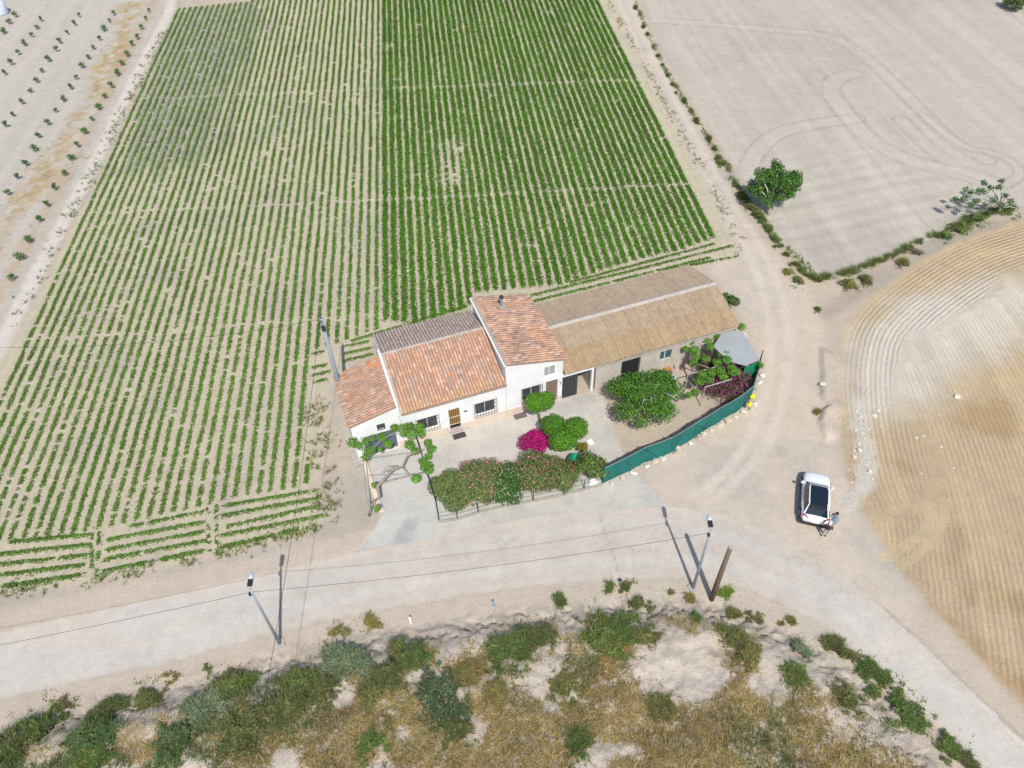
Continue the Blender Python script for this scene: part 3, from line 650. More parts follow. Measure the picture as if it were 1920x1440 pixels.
def holed_front(mb, u0, u1, ztop, holes, depth=0.24, v=0.0):
    """front skin on the plane v with real openings and their reveals"""
    us = sorted({u0, u1, *[h[0] for h in holes], *[h[1] for h in holes]})
    for a, b in zip(us[:-1], us[1:]):
        zs = [0.0]
        for h in sorted(holes, key=lambda q: q[2]):
            if h[0] <= a+1e-6 and h[1] >= b-1e-6: zs += [h[2], h[3]]
        zs.append(None)
        for i in range(0, len(zs), 2):
            za, zb = zs[i], zs[i+1]
            ta, tb = (ztop(a), ztop(b)) if zb is None else (zb, zb)
            if ta-za < 1e-4: continue
            mb.poly([B(a, v, za), B(b, v, za), B(b, v, tb), B(a, v, ta)])
    for a, b, z0, z1 in holes:
        mb.poly([B(a, v, z0), B(a, v, z1), B(a, v+depth, z1), B(a, v+depth, z0)][::-1]); mb.poly([B(b, v, z0), B(b, v, z1), B(b, v+depth, z1), B(b, v+depth, z0)])
        mb.poly([B(a, v, z1), B(b, v, z1), B(b, v+depth, z1), B(a, v+depth, z1)])
        if z0 > 0.01: mb.poly([B(a, v, z0), B(b, v, z0), B(b, v+depth, z0), B(a, v+depth, z0)][::-1])
    mb.poly([B(u0, v, 0), B(u0, v, ztop(u0)), B(u0, v+depth+.02, ztop(u0)), B(u0, v+depth+.02, 0)]); mb.poly([B(u1, v, 0), B(u1, v, ztop(u1)), B(u1, v+depth+.02, ztop(u1)), B(u1, v+depth+.02, 0)][::-1])

house = thing('farmhouse', 'white farmhouse with clay tile roofs beside the crop field', 'house', B(-8, 0, 0))
D = 0.24
w = MB(); prism_u(w, [(D, 0), (7.6, 0), (7.6, 3.95), (4.6, 4.9), (D, 3.7)], -12.38, -4.47)
holed_front(w, -12.38, -4.47, lambda u: 3.66, [(-11.27, -9.72, 0.95, 2.3), (-8.9, -8.06, 0.0, 2.4), (-6.9, -5.32, 0.9, 2.25)])
w.build('wall', M['limewash'], house)
w = MB(); zt = lambda u: 4.36-(u)*(1.02/4.45)
prism_v(w, [(-4.45, 0), (0, 0), (0, zt(0)), (-4.45, zt(-4.45))], D, 7.5)
holed_front(w, -4.45, 0.0, zt, [(-3.2, -1.72, 1.0, 2.4), (-1.32, -0.38, 0.0, 2.45), (-1.46, -0.66, 3.05, 4.02)])
w.build('wall', M['limewash'], house)['label'] = 'taller white wall block under the sloping chimney roof'
w = MB(); za = lambda u: 4.33+(u+12.4)*(0.8/3.45)
prism_v(w, [(-15.85, 0), (-12.4, 0), (-12.4, za(-12.4)), (-15.85, za(-15.85))], D, 5.1)
holed_front(w, -15.85, -12.4, za, [(-15.2, -12.88, 0.0, 2.1), (-14.08, -13.5, 2.35, 3.0)])
w.build('wall', M['limewash'], house)['label'] = 'white wall of the low lean-to with dark garage door'
# dividing parapet between lean-to and main roof
pp = MB(); prism_u(pp, [(-0.12, 3.4), (-0.12, 4.55), (1.2, 4.62), (4.6, 5.2), (5.15, 5.12), (5.15, 3.8), (2, 3.6)], -12.52, -12.36)
pp.build('parapet', M['limewash'], house)
# plinth
pl = MB()
for a, b in ((-12.88+0.1, -8.95), (-8.0, -4.47), (-4.45, -1.36), (-0.34, 0.0)):
    ubox(pl, a, b, -0.035, 0.0-0.003, 0.0, 0.62)
pl.build('plinth', M['plinth'], house)

def roof_plane(p0, a, b, La, Lb, thick=0.10):
    """slab from eave corner p0, a along the eave, b up the slope"""
    p0, a, b = np.array(p0), np.array(a), np.array(b); n = np.cross(a, b); n = n/np.linalg.norm(n)
    if n[2] < 0: n = -n
    c = [p0, p0+a*La, p0+a*La+b*Lb, p0+b*Lb]
    m = MB(); m.hexa([q-n*thick for q in c]+[q for q in c]); return m, n
def tile_mesh(p0, a, b, La, Lb, n, palfn, rs, pitch=0.235, course=0.37):
    """overlapping half-barrel cover tiles laid up the slope"""
    V, F, C = [], [], []
    nc = int(La/pitch); nr = int(math.ceil(Lb/course)); ang = np.linspace(0, math.pi, 5)
    p0, a, b = np.array(p0), np.array(a), np.array(b)
    for i in range(nc):
        for j in range(nr):
            s0 = j*course-0.03+rs.normal()*0.012; s1 = min(s0+course+0.09, Lb+0.02)
            o = p0+a*((i+0.5)*La/nc+rs.normal()*0.008)
            base = len(V)
            lift = 0.012+0.012*rs.random()
            for s_, r_, h_ in ((s0, 0.098, 0.03+lift), (s1, 0.078, 0.008)):
                for t in ang: V.append(o+b*s_+a*(math.cos(t)*r_)+n*(math.sin(t)*r_*0.85+h_))
            V.append(o+b*s0+n*0.012)
            for q in range(4): F.append((base+q, base+q+1, base+5+q+1, base+5+q)); C.append(None)
            F.append((base, base+4, base+3, base+2)); C.append(None)
            cc = palfn(i/nc, j/nr, rs)
            for q in range(5): C[-1-q] = cc
    return np.array(V), np.array(F), np.array(C)
TERRA = np.array([(0.50, 0.29, 0.195), (0.55, 0.335, 0.23), (0.45, 0.255, 0.175), (0.60, 0.41, 0.29), (0.42, 0.27, 0.205), (0.53, 0.29, 0.17)])
LICH = np.array([(0.30, 0.225, 0.19), (0.36, 0.29, 0.25), (0.25, 0.185, 0.155)])
def pal_front(i, j, rs):
    c = TERRA[rs.integers(0, 6)]; g = fbm(np.array([i*14]), np.array([j*7]), 1.0, 301)[0]
    if g > 0.60 and rs.random() < 0.7: c = LICH[rs.integers(0, 3)]*1.25
    if j < 0.10 and rs.random() < 0.5: c = (0.55, 0.36, 0.20)
    return (0.68*np.array(c)+0.32*np.array((0.50, 0.31, 0.22)))*(0.88+0.24*rs.random())
def pal_back(i, j, rs):
    c = np.array((0.55, 0.44, 0.375)) if rs.random() < 0.8 else np.array((0.58, 0.42, 0.32)); return c*(0.82+0.36*rs.random())
def pal_tall(i, j, rs):
    c = TERRA[rs.integers(0, 6)]*np.array((1.03, 1.05, 1.05)); g = fbm(np.array([i*7+40]), np.array([j*6]), 1.0, 311)[0]
    k = g+0.18*(1-i)*0.5+0.06*(1-j)
    if k > 0.60 and rs.random() < 0.75: c = LICH[rs.integers(0, 3)]
    return (0.68*np.array(c)+0.32*np.array((0.50, 0.31, 0.22)))*(0.88+0.24*rs.random())
def pal_lean(i, j, rs):
    c = TERRA[rs.integers(0, 6)]*np.array((0.92, 0.95, 1.0)); g = fbm(np.array([i*10+9]), np.array([j*6]), 1.0, 321)[0]
    if g > 0.53 and rs.random() < 0.6: c = LICH[rs.integers(0, 3)]*1.35
    if i > 0.78 and j > 0.6 and rs.random() < 0.6: c = (0.58, 0.24, 0.10)
    return (0.68*np.array(c)+0.32*np.array((0.50, 0.31, 0.22)))*(0.88+0.24*rs.random())
E1v = np.array([E1[0], E1[1], 0]); E2v = np.array([E2[0], E2[1], 0])
def unit(v): v = np.array(v, float); return v/np.linalg.norm(v)
def roof(name, label, p0, a, ptop, La, pal, seed, mat=None):
    b = np.array(ptop)-np.array(p0); Lb = np.linalg.norm(b); b = b/Lb
    m, n = roof_plane(p0, a, b, La, Lb); r = m.build(name, mat or M['tile_bed'], house); r['label'] = label
    V, F, C = tile_mesh(p0, a, b, La, Lb, n, pal, np.random.default_rng(seed))
    t = obj('roof_tiles', V, F, M['tile'], r, C, True); t['kind'] = 'stuff'
    return r
roof('roof', 'orange clay tile slope over the white front wall', B(-12.30, -0.30, 3.75), E1v, B(-12.30, 4.6, 5.05), 7.80, pal_front, 1)
roof('roof', 'weathered grey brown back slope facing the crop rows', B(-4.50, 7.95, 4.0), -E1v, B(-4.50, 4.6, 5.05), 7.85, pal_back, 2, plain('weathered_channel', (0.47, 0.375, 0.32), 0.95, var=0.2, scale=3))
r3 = roof('roof', 'steep orange roof with chimney over the taller block', B(0.17, 7.65, 4.48), -E2v, B(-4.45, 7.65, 5.56), 7.80, pal_tall, 3)
roof('roof', 'faded red lean-to roof at the west end', B(-15.98, -0.12, 3.62), E2v, B(-12.5, -0.12, 4.43), 5.3, pal_lean, 4)
# ridge, verge mortar
rd = MB()
for i in range(20):
    u = -12.3+i*0.392; rd.tube([B(u, 4.6, 5.07), B(u+0.42, 4.6, 5.05+0.02*random.random())], [0.12, 0.10], 8)
rd.build('ridge_tiles', M['mortar'], house)['kind'] = 'stuff'
vg = MB(); 
for i in range(20):
    v = -0.15+i*0.385; vg.tube([B(-4.42, v, 5.60), B(-4.42, v+0.41, 5.585)], [0.10, 0.085], 7)
vg.build('verge_tiles', M['mortar'], house)['kind'] = 'stuff'
vg = MB(); vg.hexa([B(-4.62, -0.16, 5.42), B(-4.46, -0.16, 5.42), B(-4.46, 7.66, 5.42), B(-4.62, 7.66, 5.42), B(-4.60, -0.16, 5.54), B(-4.47, -0.16, 5.54), B(-4.47, 7.66, 5.54), B(-4.60, 7.66, 5.54)])
vg.build('coping', M['limewash'], house)
vg = MB(); vg.hexa([B(-12.30, -.3, 3.72), B(-12.2, -.3, 3.72), B(-12.2, 4.6, 5.02), B(-12.30, 4.6, 5.02), B(-12.34, -.3, 3.86), B(-12.2, -.3, 3.86), B(-12.2, 4.6, 5.16), B(-12.34, 4.6, 5.16)])
vg.build('verge', M['mortar'], house)
gut = MB(); gut.tube([B(-12.3, -0.36, 3.70), B(-4.5, -0.36, 3.70)], 0.05, 6); gut.build('eave_edge', M['tile_bed'], house)
# chimney on the taller roof
ch = MB(); cu, cv = -2.6, 5.9; zc = 4.48+(0.17-cu)*(1.08/4.62)
ubox(ch, cu-0.22, cu+0.22, cv-0.18, cv+0.18, zc-0.1, zc+0.35)
ch_o = ch.build('chimney', M['mortar'], house)
ch = MB(); ch.lathe(B(cu, cv, zc+0.35), [(0.11, 0), (0.11, 0.75), (0.13, 0.78), (0.13, 0.86)], 12); ch.build('flue', M['galv'], ch_o)
ch = MB(); ch.lathe(B(cu, cv, zc+1.24), [(0.19, 0), (0.16, 0.10), (0.05, 0.17)], 12); ch.build('cowl', M['dark'], ch_o)
# windows with bulging iron grilles
def grille_window(u0, u1, z0, z1, label=None):
    m = MB(); ubox(m, u0, u1, D-0.06, D-0.03, z0, z1); o = m.build('window', M['pane'], house)
    if label: o['label'] = label
    m = MB(); t = 0.05
    for a, b, c, d in ((u0, u1, z0, z0+t), (u0, u1, z1-t, z1), (u0, u0+t, z0+t, z1-t), (u1-t, u1, z0+t, z1-t), ((u0+u1)/2-t/2, (u0+u1)/2+t/2, z0+t, z1-t)):
        ubox(m, a, b, D-0.10, D-0.065, c, d)
    m.build('window_frame', M['white'], o)
    m = MB(); r = 0.013; vv = -0.13; e = 0.08
    n = 8
    for i in range(n+1):
        u = u0-e+(u1-u0+2*e)*i/n; m.tube([B(u, vv, z0-e), B(u, vv, z1+e)], r, 5)
    for z in (z0-e, z0+0.2, (z0+z1)/2, z1-0.2, z1+e): m.tube([B(u0-e, vv, z), B(u1+e, vv, z)], r, 5)
    for u in (u0-e, u1+e):
        for z in (z0-e, z1+e): m.tube([B(u, vv, z), B(u, 0.02, z)], r, 5)
    uc = (u0+u1)/2; zc_ = (z0+z1)/2
    for rr in (0.14, 0.22):
        m.tube([B(uc+rr*math.cos(t_), vv-0.01, zc_+rr*math.sin(t_)) for t_ in np.linspace(0, 2*math.pi, 13)], r, 5)
    m.build('grille', M['iron'], o)
    m = MB(); ubox(m, u0-0.06, u1+0.06, -0.06, -0.005, z0-0.07, z0); m.build('sill', M['plinth'], o)
grille_window(-11.27, -9.72, 0.95, 2.3); grille_window(-6.9, -5.32, 0.9, 2.25); grille_window(-3.2, -1.72, 1.0, 2.4)
m = MB(); ubox(m, -1.46, -0.66, D-0.08, D-0.05, 3.05, 4.02); o = m.build('window', M['pane'], house)
m = MB()
for i in range(9): ubox(m, -1.44, -1.09, 0.10, 0.13, 3.09+i*0.103, 3.09+i*0.103+0.075); ubox(m, -1.03, -0.68, 0.10, 0.13, 3.09+i*0.103, 3.09+i*0.103+0.075)
m.build('shutter', M['canopy'], o)
m = MB(); ubox(m, -1.085, -1.035, 0.08, 0.14, 3.05, 4.02); m.build('window_frame', M['white'], o)
m = MB(); ubox(m, -14.08, -13.5, D-0.08, D-0.05, 2.35, 3.0); o = m.build('window', M['pane'], house)
m = MB()
for a, b, c, d in ((-14.08, -13.5, 2.35, 2.42), (-14.08, -13.5, 2.93, 3.0), (-14.08, -14.01, 2.42, 2.93), (-13.57, -13.5, 2.42, 2.93)): ubox(m, a, b, 0.02, 0.06, c, d)
m.build('window_frame', M['iron'], o)
# wooden slatted house door with step and mat
M['slat'] = plain('varnished_slat', (0.34, 0.19, 0.06), 0.5, var=0.15)
m = MB(); ubox(m, -8.9, -8.06, D-0.05, D-0.01, 0.17, 2.4); dr = m.build('door', M['void'], house)
for i in range(6):
    m = MB(); u = -8.87+i*0.137; ubox(m, u, u+0.09, D-0.085, D-0.055, 0.55, 2.36); m.build('slat', M['slat'], dr)
for z in (0.55, 1.35, 2.30):
    m = MB(); ubox(m, -8.9, -8.06, D-0.105, D-0.088, z, z+0.07); m.build('rail', M['plinth'], dr)
m = MB(); ubox(m, -8.98, -7.98, -0.22, D-0.06, 0.0, 0.17); m.build('step', plain('pink_step', (0.45, 0.36, 0.35), 0.8), house)
# door of the taller block, garage door of the lean-to
m = MB(); ubox(m, -1.32, -0.38, D-0.06, D-0.02, 0, 2.45); m.build('door', plain('brown_door', (0.22, 0.15, 0.12), 0.6), house)
m = MB(); ubox(m, -15.2, -12.88, D-0.07, D-0.03, 0.02, 2.1); gdo = m.build('garage_door', plain('slate_blue_door', (0.11, 0.14, 0.18), 0.5, var=0.1), house)
for i in range(5):
    m = MB(); ubox(m, -15.18, -12.9, D-0.10, D-0.073, 0.06+i*0.41, 0.06+i*0.41+0.37); m.build('panel', M['canopy'] if i == 9 else bpy.data.materials['slate_blue_door'], gdo)
m = MB(); ubox(m, -15.22, -12.86, -0.06, 0.0-0.004, 0.0, 0.05); m.build('threshold', M['white'], gdo)
for (u, v, lab, nm) in ((-8.42, -0.62, 'dark doormat on the yard in front of the slatted door', 'doormat'), (-3.55, -0.42, 'dark mat by the window behind the clipped tree', 'doormat')):
    m = MB(); q = B(u, v, 0.02); m.box((q[0], q[1], 0.045), (0.95, 0.5, 0.03), BA); tag(m.build(nm, plain('mat_'+str(u), (0.07, 0.055, 0.055) if u < -5 else (0.15, 0.115, 0.115), 0.95), None, False, q), lab, 'mat', 'mats at the house doors')
# number plate by the door, wall lamps
m = MB(); ubox(m, -7.75, -7.50, -0.02, -0.004, 1.75, 1.88); m.build('wall_plaque', M['dark'], house)
m = MB(); q = B(-0.2, -0.12, 2.05); m.tube([B(-0.2, 0, 2.1), B(-0.2, -0.18, 2.15), B(-0.2, -0.2, 2.0)], 0.02, 5); m.build('wall_lamp', M['iron'], house)

# ------------------------------------------------------------------ shed with corrugated roof
shed = thing('shed', 'long low shed with a brown corrugated roof beside the white farmhouse', 'shed', B(7.4, 0, 0))
m = MB(); prism_u(m, [(D, 0), (7.5, 0), (7.5, 2.85), (3.8, 3.95), (D, 2.85)], 0.35+2.4, 14.55)
holed_front(m, 0.35+2.4, 14.55, lambda u: 2.82, [(4.9, 6.5, 0.0, 2.3), (8.2, 9.2, 1.15, 2.15)])
m.build('wall', M['block'], shed)
# garage bay: back and side walls leave a real room
m = MB(); ubox(m, 0.03, 2.70, 4.6, 4.8, 0, 2.85); ubox(m, 2.45, 2.72, 0.30, 4.6, 0, 2.8); m.build('wall', M['block'], shed)
m = MB(); ubox(m, 0.02, 2.75, 0.26, 7.5, 2.66, 2.76); m.build('bay_ceiling', M['void'], shed)
m = MB(); ubox(m, 0.01, 2.62, -0.02, 0.24, 2.45, 2.68); m.build('lintel', M['white'], shed)
m = MB(); ubox(m, 2.40, 2.58, -0.02, 0.24, 0, 2.449); m.build('door_post', M['white'], shed)
m = MB(); ubox(m, 0.03, 1.28, 0.05, 0.10, 0.05, 2.44); gd_ = m.build('door', plain('charcoal_door', (0.045, 0.05, 0.058), 0.6, var=0.2), shed)
for i in range(4):
    m = MB(); ubox(m, 0.06+i*0.305, 0.06+i*0.305+0.27, 0.02, 0.047, 0.10, 2.38); m.build('plank', bpy.data.materials['charcoal_door'], gd_)
m = MB(); ubox(m, 4.92, 6.48, D-0.05, D-0.01, 0, 2.3); m.build('doorway', M['void'], shed)
m = MB(); ubox(m, 8.2, 9.2, D-0.06, D-0.02, 1.15, 2.15); sw_ = m.build('window', plain('teal_shutter', (0.035, 0.10, 0.12), 0.6), shed)
m = MB(); ubox(m, 8.66, 8.74, D-0.10, D-0.063, 1.15, 2.15); m.build('window_frame', M['plinth'], sw_)
m = MB(); ubox(m, 2.6, 14.65, -0.16, -0.02, 2.60, 2.80); m.build('eave_beam', M['mortar'], shed)
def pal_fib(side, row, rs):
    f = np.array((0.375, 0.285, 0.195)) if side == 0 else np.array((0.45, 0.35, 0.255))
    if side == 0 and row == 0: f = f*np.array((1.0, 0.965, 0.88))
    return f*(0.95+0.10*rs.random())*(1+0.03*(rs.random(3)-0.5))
def sheet(u0, u1, va, za_, vb, zb_, c, i):
    """one corrugated sheet from its lower edge to its upper edge"""
    nw = 4; k = nw*6+1
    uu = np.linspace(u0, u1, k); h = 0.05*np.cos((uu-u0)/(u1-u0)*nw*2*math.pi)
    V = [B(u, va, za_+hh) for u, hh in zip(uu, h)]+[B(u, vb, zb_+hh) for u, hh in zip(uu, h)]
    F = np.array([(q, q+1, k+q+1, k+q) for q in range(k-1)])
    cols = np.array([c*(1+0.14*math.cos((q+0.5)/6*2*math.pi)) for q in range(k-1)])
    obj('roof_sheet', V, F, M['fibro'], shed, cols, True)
rs = np.random.default_rng(77)
NS = 16; W = 14.72/NS
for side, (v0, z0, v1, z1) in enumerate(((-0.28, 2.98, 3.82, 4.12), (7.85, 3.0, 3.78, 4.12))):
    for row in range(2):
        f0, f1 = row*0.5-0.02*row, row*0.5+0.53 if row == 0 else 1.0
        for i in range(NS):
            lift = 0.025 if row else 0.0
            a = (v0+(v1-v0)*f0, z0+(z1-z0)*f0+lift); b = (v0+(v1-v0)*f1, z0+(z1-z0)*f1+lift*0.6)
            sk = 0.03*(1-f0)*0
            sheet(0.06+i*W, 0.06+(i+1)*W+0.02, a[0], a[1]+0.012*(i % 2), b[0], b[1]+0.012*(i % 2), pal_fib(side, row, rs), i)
rd = MB()
for i in range(15):
    u = 0.06+i*14.72/15; rd.hexa([B(u, 3.55, 4.09), B(u+1.0, 3.55, 4.09), B(u+1.0, 4.05, 4.09), B(u, 4.05, 4.09), B(u, 3.76, 4.21+0.01*(i % 2)), B(u+1.0, 3.76, 4.2), B(u+1.0, 3.86, 4.2), B(u, 3.86, 4.21+0.01*(i % 2))])
rd.build('ridge_capping', M['mortar'], shed)

# ------------------------------------------------------------------ trees and shrubs near the house
def plant(name, label, cat, base, blobs, n, size, pal, group=None, trunk=None, seed=0, extra=None, shell=0.5, stem_mat='bark', crown='crown', up=0.4):
    rs = np.random.default_rng(9000+seed)
    t = thing(name, label, cat, base, group)
    V, F, C = clumps(blobs, n, size, pal, rs, shell, up)
    cr = obj(crown, V, F, M['leaf'], t, C)
    if trunk:
        m = MB()
        for pts, rad in trunk: m.tube(pts, rad, 7)
        m.build('trunk' if trunk[0][1][0] > 0.045 else 'stems', M[stem_mat], t, True)
    if extra:
        nm, pal2, n2, s2 = extra
        V, F, C = clumps([(b[0], b[1], b[2]+0.06, b[3]*1.03, b[4]*1.03, b[5]*1.05) for b in blobs], n2, s2, pal2, rs, 0.92, 0.8)
        obj(nm, V, F, M['flower'], t, C)['kind'] = 'stuff'
    return t
def limbs(base, tips, r0=0.10, fork=0.35, z0=0.0):
    """a trunk to a fork and a limb to every tip"""
    b = np.array(base, float); f = b+np.array((0, 0, 1.0))*fork
    o = [([b+(0, 0, z0-0.1), b+(0.02, 0.03, fork*0.5), f], [r0*1.25, r0, r0*0.9])]
    for i, t in enumerate(tips):
        t = np.array(t, float); mid = f+(t-f)*0.5+np.array((0, 0, 0.12*np.linalg.norm(t-f)))
        o.append(([f-(0, 0, 0.05), mid, t], [r0*0.7, r0*0.42, r0*0.14]))
    return o
PINK = [(0.690, 0.253, 0.287), (0.759, 0.345, 0.368), (0.552, 0.138, 0.161)]
WHITEF = [(0.75, 0.75, 0.66), (0.7, 0.72, 0.6)]
MAG = [(0.50, 0.006, 0.20), (0.58, 0.012, 0.24), (0.40, 0.006, 0.17), (0.55, 0.02, 0.16)]
PURP = [(0.40, 0.04, 0.30), (0.32, 0.04, 0.22), (0.48, 0.09, 0.36)]
OLEA = [(0.17, 0.24, 0.065), (0.21, 0.25, 0.08), (0.13, 0.21, 0.055), (0.25, 0.22, 0.10), (0.12, 0.22, 0.065), (0.15, 0.25, 0.07)]
def dome(px, r, h, n=9, seed=0, k=(0.4, 0.6)):
    return spread((px[0], px[1], 0), r, n, h, np.random.default_rng(300+seed), k)
def bush(name, label, cat, c, r, h, n, size, pal, group=None, seed=0, extra=None, nb=9, k=(0.38, 0.58), z=0.0):
    b = spread((c[0], c[1], z), r, nb, h, np.random.default_rng(300+seed), k)
    st = []
    for i in range(5):
        a = i*1.26+seed; st.append(([(c[0], c[1], z-0.05), (c[0]+0.3*r*math.cos(a), c[1]+0.3*r*math.sin(a), z+h*0.35), (c[0]+0.55*r*math.cos(a), c[1]+0.55*r*math.sin(a), z+h*0.6)], [0.035, 0.025, 0.01]))
    return plant(name, label, cat, (c[0], c[1], z), b, n, size, pal, group, st, seed, extra, 0.35, crown='foliage')
HEDGE = [('oleander', 'olive green oleander with few flowers, at the corner post by the driveway', (-4.14,30.52), 1.45, 1.7, ('flowers', PINK, 60, 0.10)),
         ('oleander', 'oleander thick with pink flowers, next right from the corner oleander', (-2.21,31.02), 1.6, 1.9, ('flowers', PINK, 900, 0.13)),
         ('white_flowered_shrub', 'bright green shrub dotted with white flowers amid the pink oleanders', (-0.5,30.83), 1.35, 1.8, ('flowers', WHITEF, 420, 0.13)),
         ('oleander', 'pink oleander right below the magenta bougainvillea', (1.35,31.34), 1.6, 1.9, ('flowers', PINK, 700, 0.13)),
         ('oleander', 'brownish olive oleander at the right end of the flowering hedge', (2.97,31.42), 1.3, 1.7, ('flowers', PINK, 260, 0.12))]
for i, (nm, lab, c, r, h, ex) in enumerate(HEDGE):
    bush(nm, lab, 'shrub', c, r, h, 11000, 0.14, OLEA if nm == 'oleander' else [(0.06, 0.15, 0.02), (0.08, 0.18, 0.03), (0.10, 0.17, 0.05)], 'flowering hedge along the road side of the yard', 20+i, ex, 20)
bush('shrub', 'dark green shrub where the hedge meets the teal fence', 'shrub', (5.15,31.89), 1.2, 1.9, 3000, 0.17, G_SHRUB+G_BRIGHT[:1]+OLEA[:2], 'flowering hedge along the road side of the yard', 31)
bush('red_flowered_shrub', 'thin reddish shrub with red blooms between hedge and dark green shrub', 'shrub', (3.76,32.09), 0.75, 1.4, 900, 0.14, [(0.20, 0.11, 0.07), (0.13, 0.11, 0.05), (0.25, 0.12, 0.09)], None, 33, ('flowers', [(0.5, 0.03, 0.05)], 60, 0.14))
bush('bougainvillea', 'vivid magenta bougainvillea bush in the middle of the yard', 'bougainvillea', (1.51,34.16), 0.95, 1.5, 900, 0.14, [(0.10, 0.13, 0.04), (0.20, 0.06, 0.08)], None, 34, ('bracts', MAG, 2600, 0.15), 11)
bush('potted_shrub', 'small yellow olive rounded shrub beside the green cloth', 'shrub', (4.87,34.09), 0.48, 0.95, 700, 0.12, [(0.22, 0.20, 0.02), (0.18, 0.18, 0.02), (0.26, 0.22, 0.04)], None, 35, None, 5)
# two clipped bright green trees
def ball_tree(label, base, lobes, n, seed):
    tips = [(l[0], l[1], l[2]) for l in lobes]
    return plant('mulberry_tree', label, 'tree', (base[0], base[1], 0), lobes, int(n*1.9), 0.12, G_BRIGHT, 'clipped bright green trees in the yard', limbs((base[0], base[1], 0), tips, 0.08, 1.2), seed, None, 0.5)
c = (1.98,37.09)
ball_tree('single round bright green clipped tree before the white front wall', c, [(c[0]-0.30, c[1], 2.2, 0.75, 0.78, 0.62), (c[0]+0.42, c[1]+0.15, 2.25, 0.70, 0.75, 0.6), (c[0]+0.05, c[1]-0.1, 2.4, 0.7, 0.7, 0.5)], 3800, 41)
c = (3.48,34.49)
ball_tree('three lobed bright green clipped tree in the middle of the yard', c, [(c[0]-0.62, c[1]+0.55, 2.05, 0.88, 0.85, 0.7), (c[0]+0.95, c[1]+0.25, 2.0, 0.86, 0.9, 0.7), (c[0]+0.02, c[1]-0.75, 1.9, 1.0, 0.8, 0.65)], 5200, 42)
# big fig in the courtyard with pale bare branches
c = np.array((9.76,37.58)); rs = np.random.default_rng(51); bl = []
for i in range(54):
    a = rs.random()*2*math.pi; q = math.sqrt(rs.random()); x_, y_ = math.cos(a)*q*2.25, math.sin(a)*q*2.3
    if y_ > 1.3 and abs(x_) < 0.8: continue
    bl.append((c[0]+x_*math.cos(0.25)-y_*0.2, c[1]+y_+x_*0.2, 3.0-0.24*(x_*x_*0.7+y_*y_)+0.5*(rs.random()-0.5), 0.68+0.25*rs.random(), 0.68+0.25*rs.random(), 0.48))
tips = [(b[0], b[1], b[2]+0.25) for b in bl[::2]]
fb = (c[0]+0.2, c[1]+0.3, 0)
fig = plant('fig_tree', 'broad fig tree with pale bare branches in the fenced courtyard', 'tree', fb, bl, 17000, 0.165, G_FIG+G_BRIGHT, None, limbs(fb, tips, 0.13, 0.9), 52, None, 0.35, 'pale_bark')
m = MB()
for i in range(6):
    a = rs.random()*6.28; q = 0.4+1.2*rs.random(); p0 = np.array((fb[0]+q*math.cos(a), fb[1]+q*0.7*math.sin(a)-0.3, 3.0)); d = np.array((rs.normal()*0.5, -0.6-0.5*rs.random(), 0.10))
    m.tube([p0, p0+d*0.6+(0, 0, 0.12), p0+d*1.2], [0.05, 0.035, 0.012], 6)
    m.tube([p0+d*0.6+(0, 0, 0.12), p0+d*0.8+(0.35, 0, 0.2)], [0.03, 0.01], 5)
m.build('bare_branches', M['pale_bark'], fig, True)
# vine and purple bougainvillea at the courtyard's far end
c = (16.23,39.4)
bush('bougainvillea', 'purple bougainvillea inside the corner of the teal fence', 'bougainvillea', c, 1.75, 1.7, 6500, 0.13, [(0.12, 0.10, 0.05), (0.15, 0.11, 0.06), (0.09, 0.10, 0.04), (0.2, 0.1, 0.1)], None, 55, ('bracts', PURP, 850, 0.16), 18)
bush('bush', 'dark reddish bush tangled under the vine near the grey canopy', 'bush', (15.21,41.56), 1.1, 1.6, 1800, 0.15, [(0.12, 0.075, 0.05), (0.09, 0.09, 0.04), (0.15, 0.09, 0.06)], None, 56)
bush('bush', 'dull purple brown bush against the green net by the grey canopy', 'bush', (17.62,41.17), 0.6, 1.5, 800, 0.15, [(0.17, 0.10, 0.09), (0.12, 0.09, 0.07)], None, 57)
bush('bush', 'dark green climbing bush against the shed gable', 'bush', (18.22,48.36), 0.8, 2.2, 3000, 0.13, G_SHRUB+G_GRASSY, None, 58)

# ------------------------------------------------------------------ vines on their frames
def vine(label, base, clusters, branches, n, seed, zc):
    rs = np.random.default_rng(seed); t = thing('grape_vine', label, 'vine', base)
    V, F, C = clumps([(x, y, zc+0.10*rs.normal(), r, r, 0.24) for x, y, r in clusters], int(n*1.7), 0.14, G_VINE, rs, 0.25, 0.9)
    obj('foliage', V, F, M['leaf'], t, C)
    m = MB()
    for pts, rad in branches:
        m.tube(pts, rad, 7)
    m.build('stem', M['bark'], t, True); return t
PZ = 2.25
cl = [(-11.24,33.79,0.42),(-10.76,33.49,0.3),(-10.22,33.66,0.28),(-10.08,32.99,0.36),(-10.25,32.54,0.26),(-9.81,34.02,0.22),(-9.22,34.1,0.34),(-8.77,33.6,0.36),(-8.25,35.03,0.36),(-8.38,34.74,0.25),(-7.5,35.15,0.46),(-7.68,34.52,0.34),(-7.14,34.3,0.48),(-6.65,34.77,0.46),(-6.46,34.18,0.3),(-7.23,33.35,0.38),(-6.83,32.87,0.3),(-5.94,33.49,0.3),(-5.69,33.02,0.34),(-5.84,32.28,0.3),(-6.22,31.84,0.34),(-5.95,31.56,0.46),(-5.74,31.1,0.34),(-6.57,30.52,0.36),(-9.37,30.01,0.18),(-9.01,28.19,0.22),(-9.71,33.03,0.2),(-9.29,33.24,0.18)]
def zl(pts, z): return [(p[0], p[1], z) for p in pts]
vb = (-9.96,29.21)
